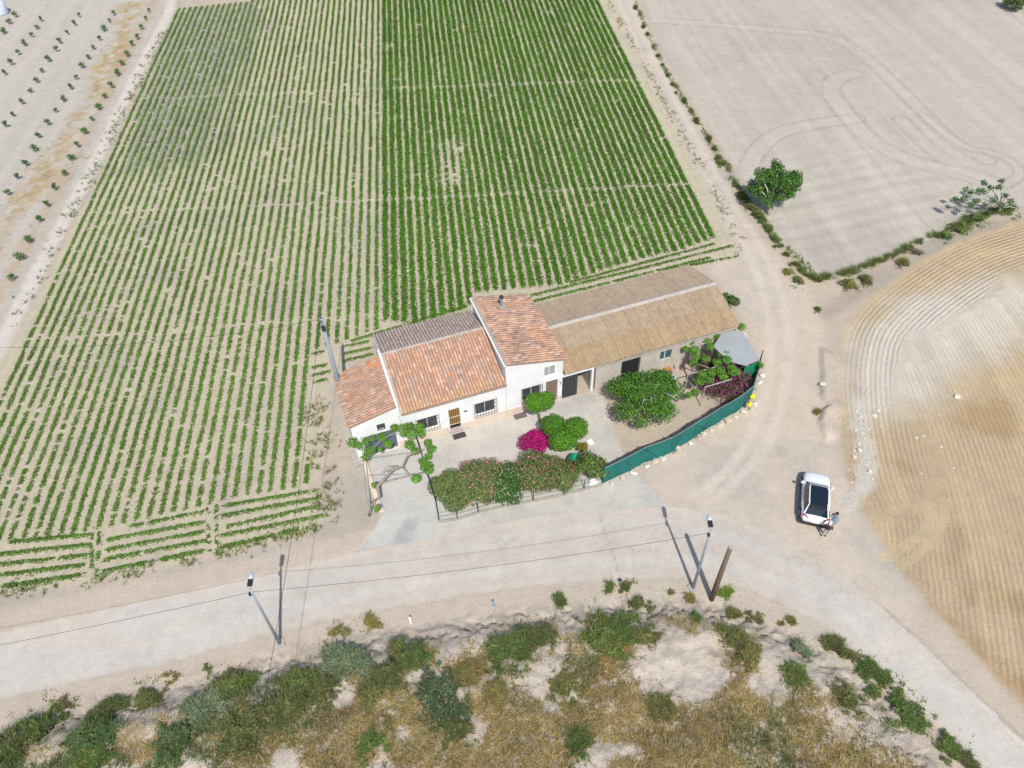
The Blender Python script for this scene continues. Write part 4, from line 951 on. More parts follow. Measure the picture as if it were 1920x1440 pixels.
br = [([(vb[0], vb[1], -0.05)] + [(-9.72,29.68,0.7), (-9.06,29.67,1.5), (-9.15,29.97,2.3)], [0.13, 0.11, 0.10, 0.10]),
      (zl([(-9.15,29.97),(-8.26,31.25),(-7.57,31.58),(-7.31,32.43),(-6.6,32.82),(-6.17,33.04)], 2.3), [0.10, 0.08, 0.07, 0.06, 0.045, 0.02]),
      (zl([(-8.9,30.25),(-8.21,30.49),(-7.33,30.72),(-6.1,31.07)], 2.25), [0.08, 0.06, 0.05, 0.03]),
      (zl([(-8.52,30.89),(-7.92,31.49),(-8.19,31.68),(-8.72,31.12)], 2.32), [0.05, 0.04, 0.03, 0.012]),
      (zl([(-8.32,31.06),(-8.73,31.25),(-9.05,30.82)], 2.32), [0.04, 0.03, 0.012]), (zl([(-8.08,31.29),(-8.54,31.66),(-8.99,31.05)], 2.36), [0.04, 0.025, 0.012]),
      (zl([(-7.56,31.49),(-7.2,30.94),(-7.11,30.63)], 2.3), [0.035, 0.025, 0.012]), (zl([(-7.65,31.33),(-8.03,31.57),(-8.28,31.62)], 2.4), [0.03, 0.02, 0.01]),
      (zl([(-6.75,32.83),(-6.37,32.63),(-6.03,31.79)], 2.3), [0.04, 0.03, 0.02]), (zl([(-6.99,32.65),(-7.11,33.31),(-7.21,34.31),(-8.18,34.69),(-9.23,33.86),(-10.06,32.86),(-11.19,33.75)], 2.3), [0.05, 0.045, 0.04, 0.035, 0.03, 0.025, 0.015])]
vine('leafy grape vine on the frame over the concrete driveway', (vb[0], vb[1], 0), cl, br, 3600, 61, PZ+0.12)
# iron frame over the driveway
fr = thing('pergola', 'thin dark metal frame over the driveway carrying the grape vine', 'pergola', (-5.19,28.7,0))
pc = [(-5.19,28.7), (-9.78,29.25)]
tops = [(p[0], p[1], PZ) for p in pc]
m = MB(); m.tube([(pc[0][0], pc[0][1], -0.05), tops[0]], 0.05, 8); m.build('post', M['net_post'], fr)
m = MB(); m.tube([(pc[1][0], pc[1][1], -0.05), tops[1]], 0.045, 8); m.build('post', M['galv'], fr)
wallA, wallB = B(-11.6, -0.02, PZ), B(-15.3, -0.02, PZ)
for a, b, r_ in ((tops[0], wallA, 0.055), (tops[1], wallB, 0.035)):
    m = MB(); m.tube([a, b], r_, 6); m.build('beam', M['dark'] if r_ > 0.05 else M['galv'], fr)
for f in (0.33, 0.62, 0.9):
    a = [tops[0][i]+(wallA[i]-tops[0][i])*f for i in range(3)]; b = [tops[1][i]+(wallB[i]-tops[1][i])*f for i in range(3)]
    m = MB(); m.tube([a, b], 0.018, 5); m.build('crossbar', M['galv'], fr)
# courtyard vine on poles
cl = [(14.06,42.96,0.3),(14.15,42.06,0.42),(14.09,41.31,0.38),(13.8,40.63,0.3),(15.38,42.9,0.3),(15.47,42.3,0.38),(16.18,43.35,0.28),(17.51,44.27,0.36),(18.32,44.48,0.34),(16.47,41.38,0.3),(16.1,41.57,0.32),(15.61,40.56,0.36),(16.32,40.64,0.38),(16.57,39.95,0.36),(15.63,39.66,0.42),(14.99,39.46,0.4),(14.29,39.38,0.4),(14.66,38.82,0.36),(13.91,38.63,0.42),(15.75,39.1,0.38),(16.4,39.18,0.36),(13.3,37.48,0.34),(12.78,37.19,0.25),(16.77,39.39,0.3),(18.72,40.54,0.24),(18.75,39.98,0.22),(13.45,42.09,0.22),(14.73,40.82,0.36)]
vb = (14.11,40.46)
br = [([(vb[0], vb[1], -0.05), (13.92,40.47,1.2), (13.92,40.63,2.2)], [0.08, 0.07, 0.06]), (zl([(13.92,40.63),(14.9,40.02),(15.98,39.42),(17.16,39.37)], 2.2), [0.05, 0.04, 0.03, 0.02]),
      (zl([(13.92,40.63),(14.07,42.07),(15.46,42.9),(17.51,44.27)], 2.2), [0.05, 0.04, 0.03, 0.02]), (zl([(14.9,40.02),(13.84,38.69),(13,37.28)], 2.2), [0.04, 0.03, 0.015])]
vine('leafy grape vine sprawling on poles next to the grey canopy', (vb[0], vb[1], 0), cl, br, 4200, 62, 2.3)
fr = thing('vine_frame', 'pale pole frame under the courtyard vine near the grey canopy', 'frame', (13.47,40.37,0))
for a, b in (((13.21,39.52), (15.61,40.26)), ((14.23,38.17), (16.36,38.9)), ((14.15,42.46), (15.5,43))):
    m = MB(); m.tube([(a[0], a[1], 2.1), (b[0], b[1], 2.1)], 0.04, 6); m.build('pole', M['pale_bark'], fr)
    m = MB(); m.tube([(a[0], a[1], -0.05), (a[0], a[1], 2.1)], 0.04, 6); m.build('post', M['pale_bark'], fr)
# grey canopy on posts
cn = thing('canopy', 'flat grey sheet canopy at the corner of the courtyard', 'canopy', (17.65,41.46,0))
cp = [(15.58,42.14), (16.46,43.42), (17.72,43.85), (18.24,43.53), (18.76,40.51), (17.54,39.94), (16.71,40.36), (16.04,41.19)]
top = MB(); nq = len(cp); top.v = [(p[0], p[1], 2.40+0.02*(i % 3)) for i, p in enumerate(cp)]+[(p[0], p[1], 2.36+0.02*(i % 3)) for i, p in enumerate(cp)]+[(sum(p[0] for p in cp)/nq, sum(p[1] for p in cp)/nq, 2.50)]
top.f = [[i, 2*nq, (i+1) % nq] for i in range(nq)]+[list(range(nq, 2*nq))]+[[i, (i+1) % nq, nq+(i+1) % nq, nq+i] for i in range(nq)]; top.c = [(1, 1, 1)]*len(top.f)
top.build('sheet', M['canopy'], cn)
for p in (cp[0], cp[3], cp[4], cp[6]):
    m = MB(); m.tube([(p[0]*0.99+cp[6][0]*0.01, p[1], -0.05), (p[0]*0.99+cp[6][0]*0.01, p[1], 2.36)], 0.04, 6); m.build('post', M['galv'], cn)
m = MB(); a, b = cp[4], cp[5]; m.poly([(a[0], a[1]-0.03, 0.3), (a[0], a[1]-0.03, 2.3), (b[0], b[1]-0.03, 2.3), (b[0], b[1]-0.03, 0.3)]); m.build('side_net', plain('bright_green_net', (0.01, 0.22, 0.10), 0.8), cn)

# ------------------------------------------------------------------ teal fence round the courtyard
FB = [(6.11,31.32),(7.62,32.09),(9.21,33.02),(11.2,33.81),(13.13,35.11),(15.16,36.46),(16.67,37.4),(17.96,38.47),(18.77,40.16),(19.49,41.97)]
fence = thing('net_fence', 'teal green shade net fence curving round the courtyard', 'fence', (FB[0][0], FB[0][1], 0))
FHT = 1.85
for i, p in enumerate(FB):
    m = MB(); m.tube([(p[0], p[1]+0.03, -0.05), (p[0], p[1]+0.03, FHT+0.05)], 0.04, 8); m.build('post', M['net_post'], fence)
for i in range(len(FB)-1):
    a, b = np.array(FB[i]), np.array(FB[i+1]); k = 9; V = []; rs = np.random.default_rng(i)
    nn = np.array((b-a)[::-1])*(1, -1); nn = nn/np.linalg.norm(nn)
    for j in range(k):
        f = j/(k-1); q = a+(b-a)*f; sag = math.sin(f*math.pi)
        for h in (0.04, 0.45, 0.9, 1.3, FHT-0.06*sag):
            o_ = 0.05*sag*math.sin(h*2.2+i)+0.015*rs.normal(); V.append((q[0]+nn[0]*o_, q[1]+nn[1]*o_-0.045, h))
    F = [(j*5+h, (j+1)*5+h, (j+1)*5+h+1, j*5+h+1) for j in range(k-1) for h in range(4)]
    obj('net_panel', V, np.array(F), M['net'], fence, None, True)
    if i in (1, 2, 4, 6):
        m = MB(); q = a+(b-a)*0.55; m.tube([(q[0], q[1]-0.06, 0.1), (a[0], a[1]-0.06, 1.5)], 0.025, 5); m.build('brace', M['net_post'], fence)
    m = MB(); m.tube([(a[0], a[1]-0.045, FHT), ((a[0]+b[0])/2, (a[1]+b[1])/2-0.045, FHT-0.05), (b[0], b[1]-0.045, FHT)], 0.018, 5); m.build('top_rope', M['canopy'], fence)
q = (11.29,33.92); m = MB(); m.box((q[0], q[1]-0.02, 1.25), (0.34, 0.03, 0.34), R(28)); tag(m.build('sign', M['white'], None, False, (q[0], q[1], 1.25)), 'small white plate hung on the teal net fence', 'sign')
for i, (p, lab) in enumerate((((17.93,38.26,0.9), 'upper yellow plastic bag tied at the corner of the teal fence'), ((17.55,37.56,0.8), 'lower yellow plastic bag tied at the corner of the teal fence'))):
    m = MB(); m.lathe((p[0]+0.05, p[1]-0.06, p[2]-0.2), [(0.02, 0), (0.17, 0.08), (0.19, 0.22), (0.10, 0.36), (0.03, 0.42)], 9); m.v = [(v[0]+0.04*math.sin(v[2]*19+v[0]*31), v[1]+0.04*math.cos(v[0]*27), v[2]) for v in m.v]
    tag(m.build('plastic_bag', plain('yellow_plastic%d' % i, (0.75, 0.68, 0.02), 0.5), None, False, p), lab, 'bag', 'yellow bags on the fence')
# thin wire fence in front of the hedge
FW_ = [(-5.19,28.62),(-3.94,28.79),(-2.54,29.25),(-0.87,29.71),(1.23,30.07),(3.38,30.52),(4.78,30.92),(6.11,31.32)]
wf = thing('wire_fence', 'low green wire fence in front of the oleander hedge', 'fence', (FW_[0][0], FW_[0][1], 0))
for p in FW_[1:-1]:
    m = MB(); m.tube([(p[0], p[1]-0.05, -0.05), (p[0], p[1]-0.05, 1.1)], 0.03, 6); m.build('post', M['net_post'], wf)
for z in (0.15, 0.6, 1.05):
    m = MB(); m.tube([(p[0], p[1]-0.05, z) for p in FW_], 0.012, 4); m.build('wire', M['net_post'], wf)
# kerb of the flower bed
m = MB()
for a, b in zip(FW_[:-1], FW_[1:]):
    d = np.array(b)-np.array(a); m.box(((a[0]+b[0])/2, (a[1]+b[1])/2-0.16, 0.03), (np.linalg.norm(d), 0.10, 0.12), math.atan2(d[1], d[0]))
tag(m.build('bed_kerb', M['mortar'], None, False, (FW_[0][0], FW_[0][1], 0)), 'low concrete kerb along the foot of the oleander hedge', 'kerb')
# low plastered wall left of the driveway
LW = [(-11.35,35),(-10.74,33.71),(-9.88,31.27),(-9.11,29.48)]
m = MB()
for a, b in zip(LW[:-1], LW[1:]):
    d = np.array(b)-np.array(a); m.box(((a[0]+b[0])/2, (a[1]+b[1])/2, 0.14), (np.linalg.norm(d)+0.02, 0.34, 0.34), math.atan2(d[1], d[0]))
tag(m.build('low_wall', M['plinth'], None, False, (LW[0][0], LW[0][1], 0)), 'low cream plastered wall along the left of the driveway', 'wall')
m = MB()
for a, b in zip([(-12.27,37.16),(-11.52,35.2),(-10.7,33.33)], [(-11.52,35.2),(-10.7,33.33),(-10.4,32.66)]):
    d = np.array(b)-np.array(a); m.box(((a[0]+b[0])/2-0.35, (a[1]+b[1])/2, 0.06), (np.linalg.norm(d)+0.02, 0.55, 0.16), math.atan2(d[1], d[0]))
tag(m.build('footing', M['mortar'], None, False, (LW[0][0]-0.5, LW[0][1], 0)), 'rough pale footing at the foot of the lean-to wall', 'footing')

# ------------------------------------------------------------------ stones
def stone(c, r, rs, col):
    d = rs.normal(size=(14, 3)); d /= np.linalg.norm(d, axis=1)[:, None]
    import bmesh
    bm = bmesh.new()
    for q in d*(0.8+0.35*rs.random((14, 1))): bm.verts.new((c[0]+q[0]*r, c[1]+q[1]*r*0.85, c[2]+q[2]*r*0.7))
    bmesh.ops.convex_hull(bm, input=bm.verts)
    for v in [v for v in bm.verts if not v.link_faces]: bm.verts.remove(v)
    bm.verts.ensure_lookup_table(); bm.verts.index_update()
    V = [tuple(v.co) for v in bm.verts]; F = [[v.index for v in f.verts] for f in bm.faces]; bm.free(); return V, F
rs = np.random.default_rng(88)
ST = [(6.87,31.43),(7.51,31.82),(8.25,32.3),(9.37,32.82),(10.04,33.23),(10.57,33.45),(11.45,33.94),(12.06,34.36),(12.67,34.73),(13.29,35.16),(13.92,35.59),(14.53,35.87),(15.35,36.4),(15.89,36.74),(16.58,37.13),(17.22,37.53),(17.83,37.88),(18.22,38.35),(18.93,39.81),(19.23,40.53),(19.54,41.27)]
for i, p in enumerate(ST):
    r = 0.20+0.13*rs.random(); c = np.array(((0.60, 0.53, 0.44), (0.66, 0.60, 0.53), (0.52, 0.43, 0.34))[rs.integers(0, 3)])
    z = 0.10; V, F = stone((p[0]+0.12*rs.normal(), p[1]-0.20, z), r, rs, c)
    tag(obj('stone', V, F, M['stone'], None, [c]*len(F), False, (p[0], p[1], 0)), '%s pale stone along the foot of the teal fence, counted from the hedge' % ORD(i+1), 'stone', 'stones along the fence')

# ------------------------------------------------------------------ street lamps, poles and cables
def street_lamp(label, base, head_az, lh=6.75):
    t = thing('street_lamp', label, 'street lamp', (base[0], base[1], 0), 'street lamps on the road verge')
    x, y = base; z0 = gz1(x, y)
    m = MB(); m.box((x, y, z0+0.02), (0.55, 0.55, 0.16), 0.4); m.build('footing', M['mortar'], t)
    m = MB(); m.tube([(x, y, z0), (x, y, 3.5), (x, y, lh)], [0.105, 0.085, 0.055], 10); m.build('pole', M['galv'], t, True)
    d = np.array((math.cos(head_az), math.sin(head_az), 0))
    p = np.array((x, y, lh))
    m = MB(); m.tube([p-(0, 0, 0.25), p+d*0.06+(0, 0, 0.02), p+d*0.16+(0, 0, 0.06)], [0.045, 0.045, 0.04], 8); m.build('bracket', M['galv'], t, True)
    # luminaire: dark gear box behind, bright domed optic in front
    c = p+d*0.32+np.array((0, 0, 0.09)); s_ = np.array((-d[1], d[0], 0))
    m = MB(); q = []
    for z_, wd in ((-0.06, 0.13), (0.11, 0.11)):
        for a, b in ((-0.2, -1), (0.16, -1), (0.16, 1), (-0.2, 1)): q.append(c+d*a+s_*b*wd+(0, 0, z_))
    m.hexa(q); hd = m.build('lamp_head', M['dark'], t)
    V = []; k = 12
    for j, (rr, zz) in enumerate(((1.0, -0.05), (0.96, 0.05), (0.7, 0.13), (0.35, 0.165))):
        for i in range(k):
            a = 2*math.pi*i/k; V.append(c+d*(0.36+0.25*rr*math.cos(a))+s_*0.155*rr*math.sin(a)+(0, 0, zz))
    F = [[j*k+i, j*k+(i+1) % k, (j+1)*k+(i+1) % k, (j+1)*k+i] for j in range(3) for i in range(k)]+[list(range(3*k, 4*k)), list(range(k))[::-1]]
    obj('lamp_cover', V, F, M['lamp_glass'], hd, None, True)
    m = MB(); m.box((x-0.08, y-0.05, lh-0.45), (0.16, 0.12, 0.22), head_az); m.build('junction_box', M['dark'], t)
    return t
LA, LB = (-14.36,20.32), (10.91,23.14)
street_lamp('grey street lamp on the verge near the bottom left of the road', LA, R(93))
street_lamp('grey street lamp on the verge beside the wooden post', LB, R(90))
wp = (11.92,22.38); z0 = gz1(*wp)
t = thing('wooden_pole', 'bare brown wooden pole leaning slightly beside the right street lamp', 'pole', (wp[0], wp[1], z0))
m = MB(); m.tube([(wp[0], wp[1], z0-0.2), (wp[0]+0.02, wp[1], 3.0), (wp[0]+0.05, wp[1]+0.02, 6.05)], [0.17, 0.155, 0.135], 12); m.build('shaft', M['wood_pole'], t, True)
m = MB(); m.lathe((wp[0]+0.05, wp[1]+0.02, 6.05), [(0.13, 0), (0.10, 0.05)], 12); m.build('top_cut', M['pale_bark'], t)
ep = (-12.64,38.49); EH = 9.7
t = thing('electric_pole', 'tall blue grey electric pole behind the lean-to roof', 'pole', (ep[0], ep[1], 0))
m = MB(); m.tube([(ep[0], ep[1], -0.1), (ep[0], ep[1], 5), (ep[0], ep[1], EH)], [0.20, 0.16, 0.115], 12); m.build('shaft', M['concrete_pole'], t, True)
m = MB(); m.box((ep[0], ep[1], EH-0.12), (0.9, 0.09, 0.09), R(100)); m.build('crossarm', M['galv'], t)
for dx in (-0.35, 0.0, 0.35):
    m = MB(); q = rot((dx, 0), R(100)); m.lathe((ep[0]+q[0], ep[1]+q[1], EH-0.06), [(0.03, 0), (0.05, 0.05), (0.03, 0.1), (0.05, 0.14), (0.02, 0.2)], 8); m.build('insulator', M['dark'], t)
m = MB(); m.box((ep[0]+0.05, ep[1]-0.16, EH-0.75), (0.22, 0.2, 0.35), 0.1); m.build('junction_box', M['dark'], t)
def cable(label, a, b, sag, r=0.011, n=26):
    a, b = np.array(a), np.array(b); f = np.linspace(0, 1, n)
    pts = [a+(b-a)*q-np.array((0, 0, sag*4*q*(1-q))) for q in f]
    m = MB(); m.tube(pts, r, 5); tag(m.build('overhead_cable', M['wire'], None, True, tuple(a)), label, 'cable', 'overhead cables')
LZ = 6.4
cable('cable hanging between the two street lamps over the road', (LA[0], LA[1], LZ), (LB[0], LB[1], LZ), 0.55)
w0 = (-28.14,17.68); cable('cable running left from the bottom left street lamp', (LA[0], LA[1], LZ), (w0[0]-6, w0[1]-1.6, 6.9), 0.2)
w1 = (-36.57,37.94); cable('cable running left over the crop rows from the electric pole', (ep[0], ep[1], EH-0.05), (w1[0], w1[1], 8.6), 0.9)
w2 = (-12.32,10.83); cable('cable running from the electric pole over the road towards the hillside', (ep[0]-0.1, ep[1], EH-0.15), (w2[0], w2[1], 6.9), 0.9, 0.014)

# ------------------------------------------------------------------ car
def car(c, az):
    t = thing('car', 'white compact SUV with dark glass roof parked beside the tilled field', 'car', (c[0], c[1], 0))
    d = np.array((math.cos(az), math.sin(az), 0)); s_ = np.array((d[1], -d[0], 0)); o = np.array((c[0], c[1], gz1(*c)))
    W = lambda x, y, z: tuple(o+s_*x+d*y+np.array((0, 0, z)))
    # body: lofted sections (y, half width, sill z, shoulder z, deck z)
    st = [(-2.08, 0.66, 0.42, 0.78, 0.84), (-2.02, 0.78, 0.34, 0.90, 0.97), (-1.80, 0.86, 0.27, 0.95, 1.00), (-1.3, 0.895, 0.24, 0.96, 1.00), (-0.5, 0.90, 0.24, 0.94, 0.99), (0.4, 0.90, 0.24, 0.92, 0.98),
          (1.0, 0.895, 0.24, 0.90, 0.985), (1.5, 0.875, 0.26, 0.84, 0.94), (1.85, 0.81, 0.30, 0.74, 0.85), (2.02, 0.70, 0.36, 0.64, 0.74), (2.08, 0.52, 0.42, 0.56, 0.62)]
    V = []; ring = 12
    for y, w_, zs, zh, zd in st:
        half = [(w_*0.80, zs), (w_*0.98, zs+0.12), (w_*1.0, (zs+zh)/2), (w_*0.97, zh), (w_*0.80, zd-0.01), (w_*0.35, zd+0.02)]
        sec = half+[(-x, z) for x, z in half[::-1]]
        V += [W(x, y, z) for x, z in sec]
    F = [[i*ring+k, i*ring+(k+1) % ring, (i+1)*ring+(k+1) % ring, (i+1)*ring+k] for i in range(len(st)-1) for k in range(ring)]
    F += [list(range(ring))[::-1], list(range((len(st)-1)*ring, len(st)*ring))]
    body = obj('body', V, F, M['car_white'], t, None, True)
    # cabin
    lo = [(-1.78, 0.74), (-1.2, 0.80), (0.2, 0.80), (0.98, 0.72)]; hi = [(-1.38, 0.54), (-1.0, 0.60), (0.0, 0.60), (0.30, 0.55)]
    def cab(fr): return [W(sg*(l[1]+(h[1]-l[1])*fr), l[0]+(h[0]-l[0])*fr, 0.96+(1.52-0.96)*fr+(0.0 if fr < 1 else 0.0)) for sg in (1,) for l, h in zip(lo, hi)], [W(-(l[1]+(h[1]-l[1])*fr), l[0]+(h[0]-l[0])*fr, 0.96+(1.52-0.96)*fr) for l, h in zip(lo, hi)]
    R0, L0 = cab(0); R1, L1 = cab(1)
    V = R0+L0[::-1]+R1+L1[::-1]; n = 8
    F = [[i, (i+1) % n, n+(i+1) % n, n+i] for i in range(n)]+[list(range(n, 2*n))]
    obj('cabin', V, F, M['car_glass'], t)
    def quad(name, P4, mat, inset=0.06, push=0.006, parent=t):
        P4 = [np.array(p) for p in P4]; ce = sum(P4)/len(P4); nn = np.cross(P4[1]-P4[0], P4[2]-P4[0]); nn /= np.linalg.norm(nn)
        if nn@(ce-(o+np.array((0, 0, 1.0)))) < 0: nn = -nn
        Q = [p+(ce-p)*inset+nn*push for p in P4]; Qb = [q-nn*(push+0.004) for q in Q]
        mm = MB(); mm.hexa(Qb+Q); return mm.build(name, mat, parent)
    quad('windscreen', [R0[3], L0[3], L1[3], R1[3]], M['car_glass'], 0.07)
    quad('rear_window', [R0[0], L0[0], L1[0], R1[0]], M['car_glass'], 0.07)
    for S0, S1 in ((R0, R1), (L0, L1)):
        for a, b in ((0, 1), (1, 2), (2, 3)): quad('side_window', [S0[a], S0[b], S1[b], S1[a]], M['car_glass'], 0.10)
    quad('roof_panel', [W(0.46, -1.34, 1.522), W(0.46, 0.27, 1.522), W(-0.46, 0.27, 1.522), W(-0.46, -1.34, 1.522)], M['car_glass'], 0.02, 0.01)
    sp = MB(); sp.hexa([W(0.52, -1.56, 1.45), W(0.52, -1.32, 1.47), W(-0.52, -1.32, 1.47), W(-0.52, -1.56, 1.45), W(0.52, -1.56, 1.50), W(0.52, -1.32, 1.535), W(-0.52, -1.32, 1.535), W(-0.52, -1.56, 1.50)]); sp.build('spoiler', M['car_dark'], t)
    for sg in (1, -1):
        m = MB(); m.hexa([W(sg*0.88, -0.95, 0.24), W(sg*0.92, -0.95, 0.26), W(sg*0.92, 0.95, 0.26), W(sg*0.88, 0.95, 0.24), W(sg*0.88, -0.95, 0.42), W(sg*0.925, -0.95, 0.42), W(sg*0.925, 0.95, 0.42), W(sg*0.88, 0.95, 0.42)]); m.build('sill_trim', M['car_dark'], t)
        for yy in (-0.95, 0.02, 0.95):
            m = MB(); m.tube([W(sg*0.902, yy, 0.45), W(sg*0.885, yy, 0.92)], 0.012, 4); m.build('door_seam', M['car_dark'], t)
        for yy in (-1.30, 1.30):
            m = MB(); m.tube([W(sg*0.90, yy+0.40*math.cos(q_), 0.33+0.40*math.sin(q_)) for q_ in np.linspace(0, math.pi, 9)], 0.035, 5); m.build('wheel_arch', M['car_dark'], t)
        m = MB(); m.tube([W(sg*0.76, -1.74, 0.97), W(sg*0.66, -1.50, 1.28), W(sg*0.57, -1.28, 1.53)], [0.06, 0.045, 0.04], 6); m.build('rear_pillar', M['car_white'], t)
        m = MB(); m.tube([W(sg*0.57, -1.25, 1.53), W(sg*0.60, -1.0, 1.60), W(sg*0.60, 0.0, 1.60), W(sg*0.56, 0.25, 1.53)], 0.045, 6); m.build('roof_rail', M['car_white'], t)
        m = MB(); m.hexa([W(sg*0.86, 0.66, 0.98), W(sg*1.07, 0.68, 1.0), W(sg*1.07, 0.80, 1.0), W(sg*0.86, 0.84, 0.98), W(sg*0.88, 0.67, 1.11), W(sg*1.05, 0.69, 1.12), W(sg*1.05, 0.78, 1.12), W(sg*0.88, 0.82, 1.11)]); m.build('wing_mirror', M['car_white'], t)
        m = MB(); m.hexa([W(sg*0.50, -2.095, 0.80), W(sg*0.84, -1.90, 0.80), W(sg*0.80, -1.86, 0.80), W(sg*0.50, -2.0, 0.80), W(sg*0.52, -2.06, 0.97), W(sg*0.86, -1.80, 1.00), W(sg*0.78, -1.75, 1.01), W(sg*0.52, -1.96, 0.99)]); m.build('tail_light', M['tail'], t)
        m = MB(); m.hexa([W(sg*0.50, 1.95, 0.62), W(sg*0.80, 1.74, 0.66), W(sg*0.74, 1.72, 0.66), W(sg*0.50, 1.85, 0.62), W(sg*0.52, 1.96, 0.74), W(sg*0.82, 1.72, 0.80), W(sg*0.74, 1.68, 0.81), W(sg*0.52, 1.84, 0.79)]); m.build('headlight', M['lamp_glass'], t)
        for yy in (-1.30, 1.30):
            m = MB(); m.tube([W(sg*0.68, yy, 0.33), W(sg*0.90, yy, 0.33)], 0.335, 18); wh = m.build('wheel', M['tyre'], t)
            m = MB(); m.tube([W(sg*0.895, yy, 0.33), W(sg*0.912, yy, 0.33)], 0.21, 12); m.build('rim', M['alloy'], wh)
    m = MB(); m.hexa([W(0.80, -2.10, 0.30), W(0.84, -1.85, 0.30), W(-0.84, -1.85, 0.30), W(-0.80, -2.10, 0.30), W(0.84, -2.19, 0.60), W(0.90, -1.86, 0.62), W(-0.90, -1.86, 0.62), W(-0.84, -2.19, 0.60)]); m.build('rear_bumper', M['car_dark'], t)
    m = MB(); m.hexa([W(0.26, -2.13, 0.68), W(0.26, -2.05, 0.68), W(-0.26, -2.05, 0.68), W(-0.26, -2.13, 0.68), W(0.26, -2.10, 0.79), W(0.26, -2.03, 0.79), W(-0.26, -2.03, 0.79), W(-0.26, -2.10, 0.79)]); m.build('number_plate', M['white'], t)
    m = MB(); m.tube([W(0, -1.15, 1.53), W(0, -1.28, 1.62)], [0.02, 0.01], 5); m.build('aerial', M['car_dark'], t)
    m = MB(); m.lathe(W(0, -2.0, 0.985), [(0.055, 0), (0.05, 0.012)], 10); m.build('badge', M['alloy'], t)
car((20.17,29.18), R(72))

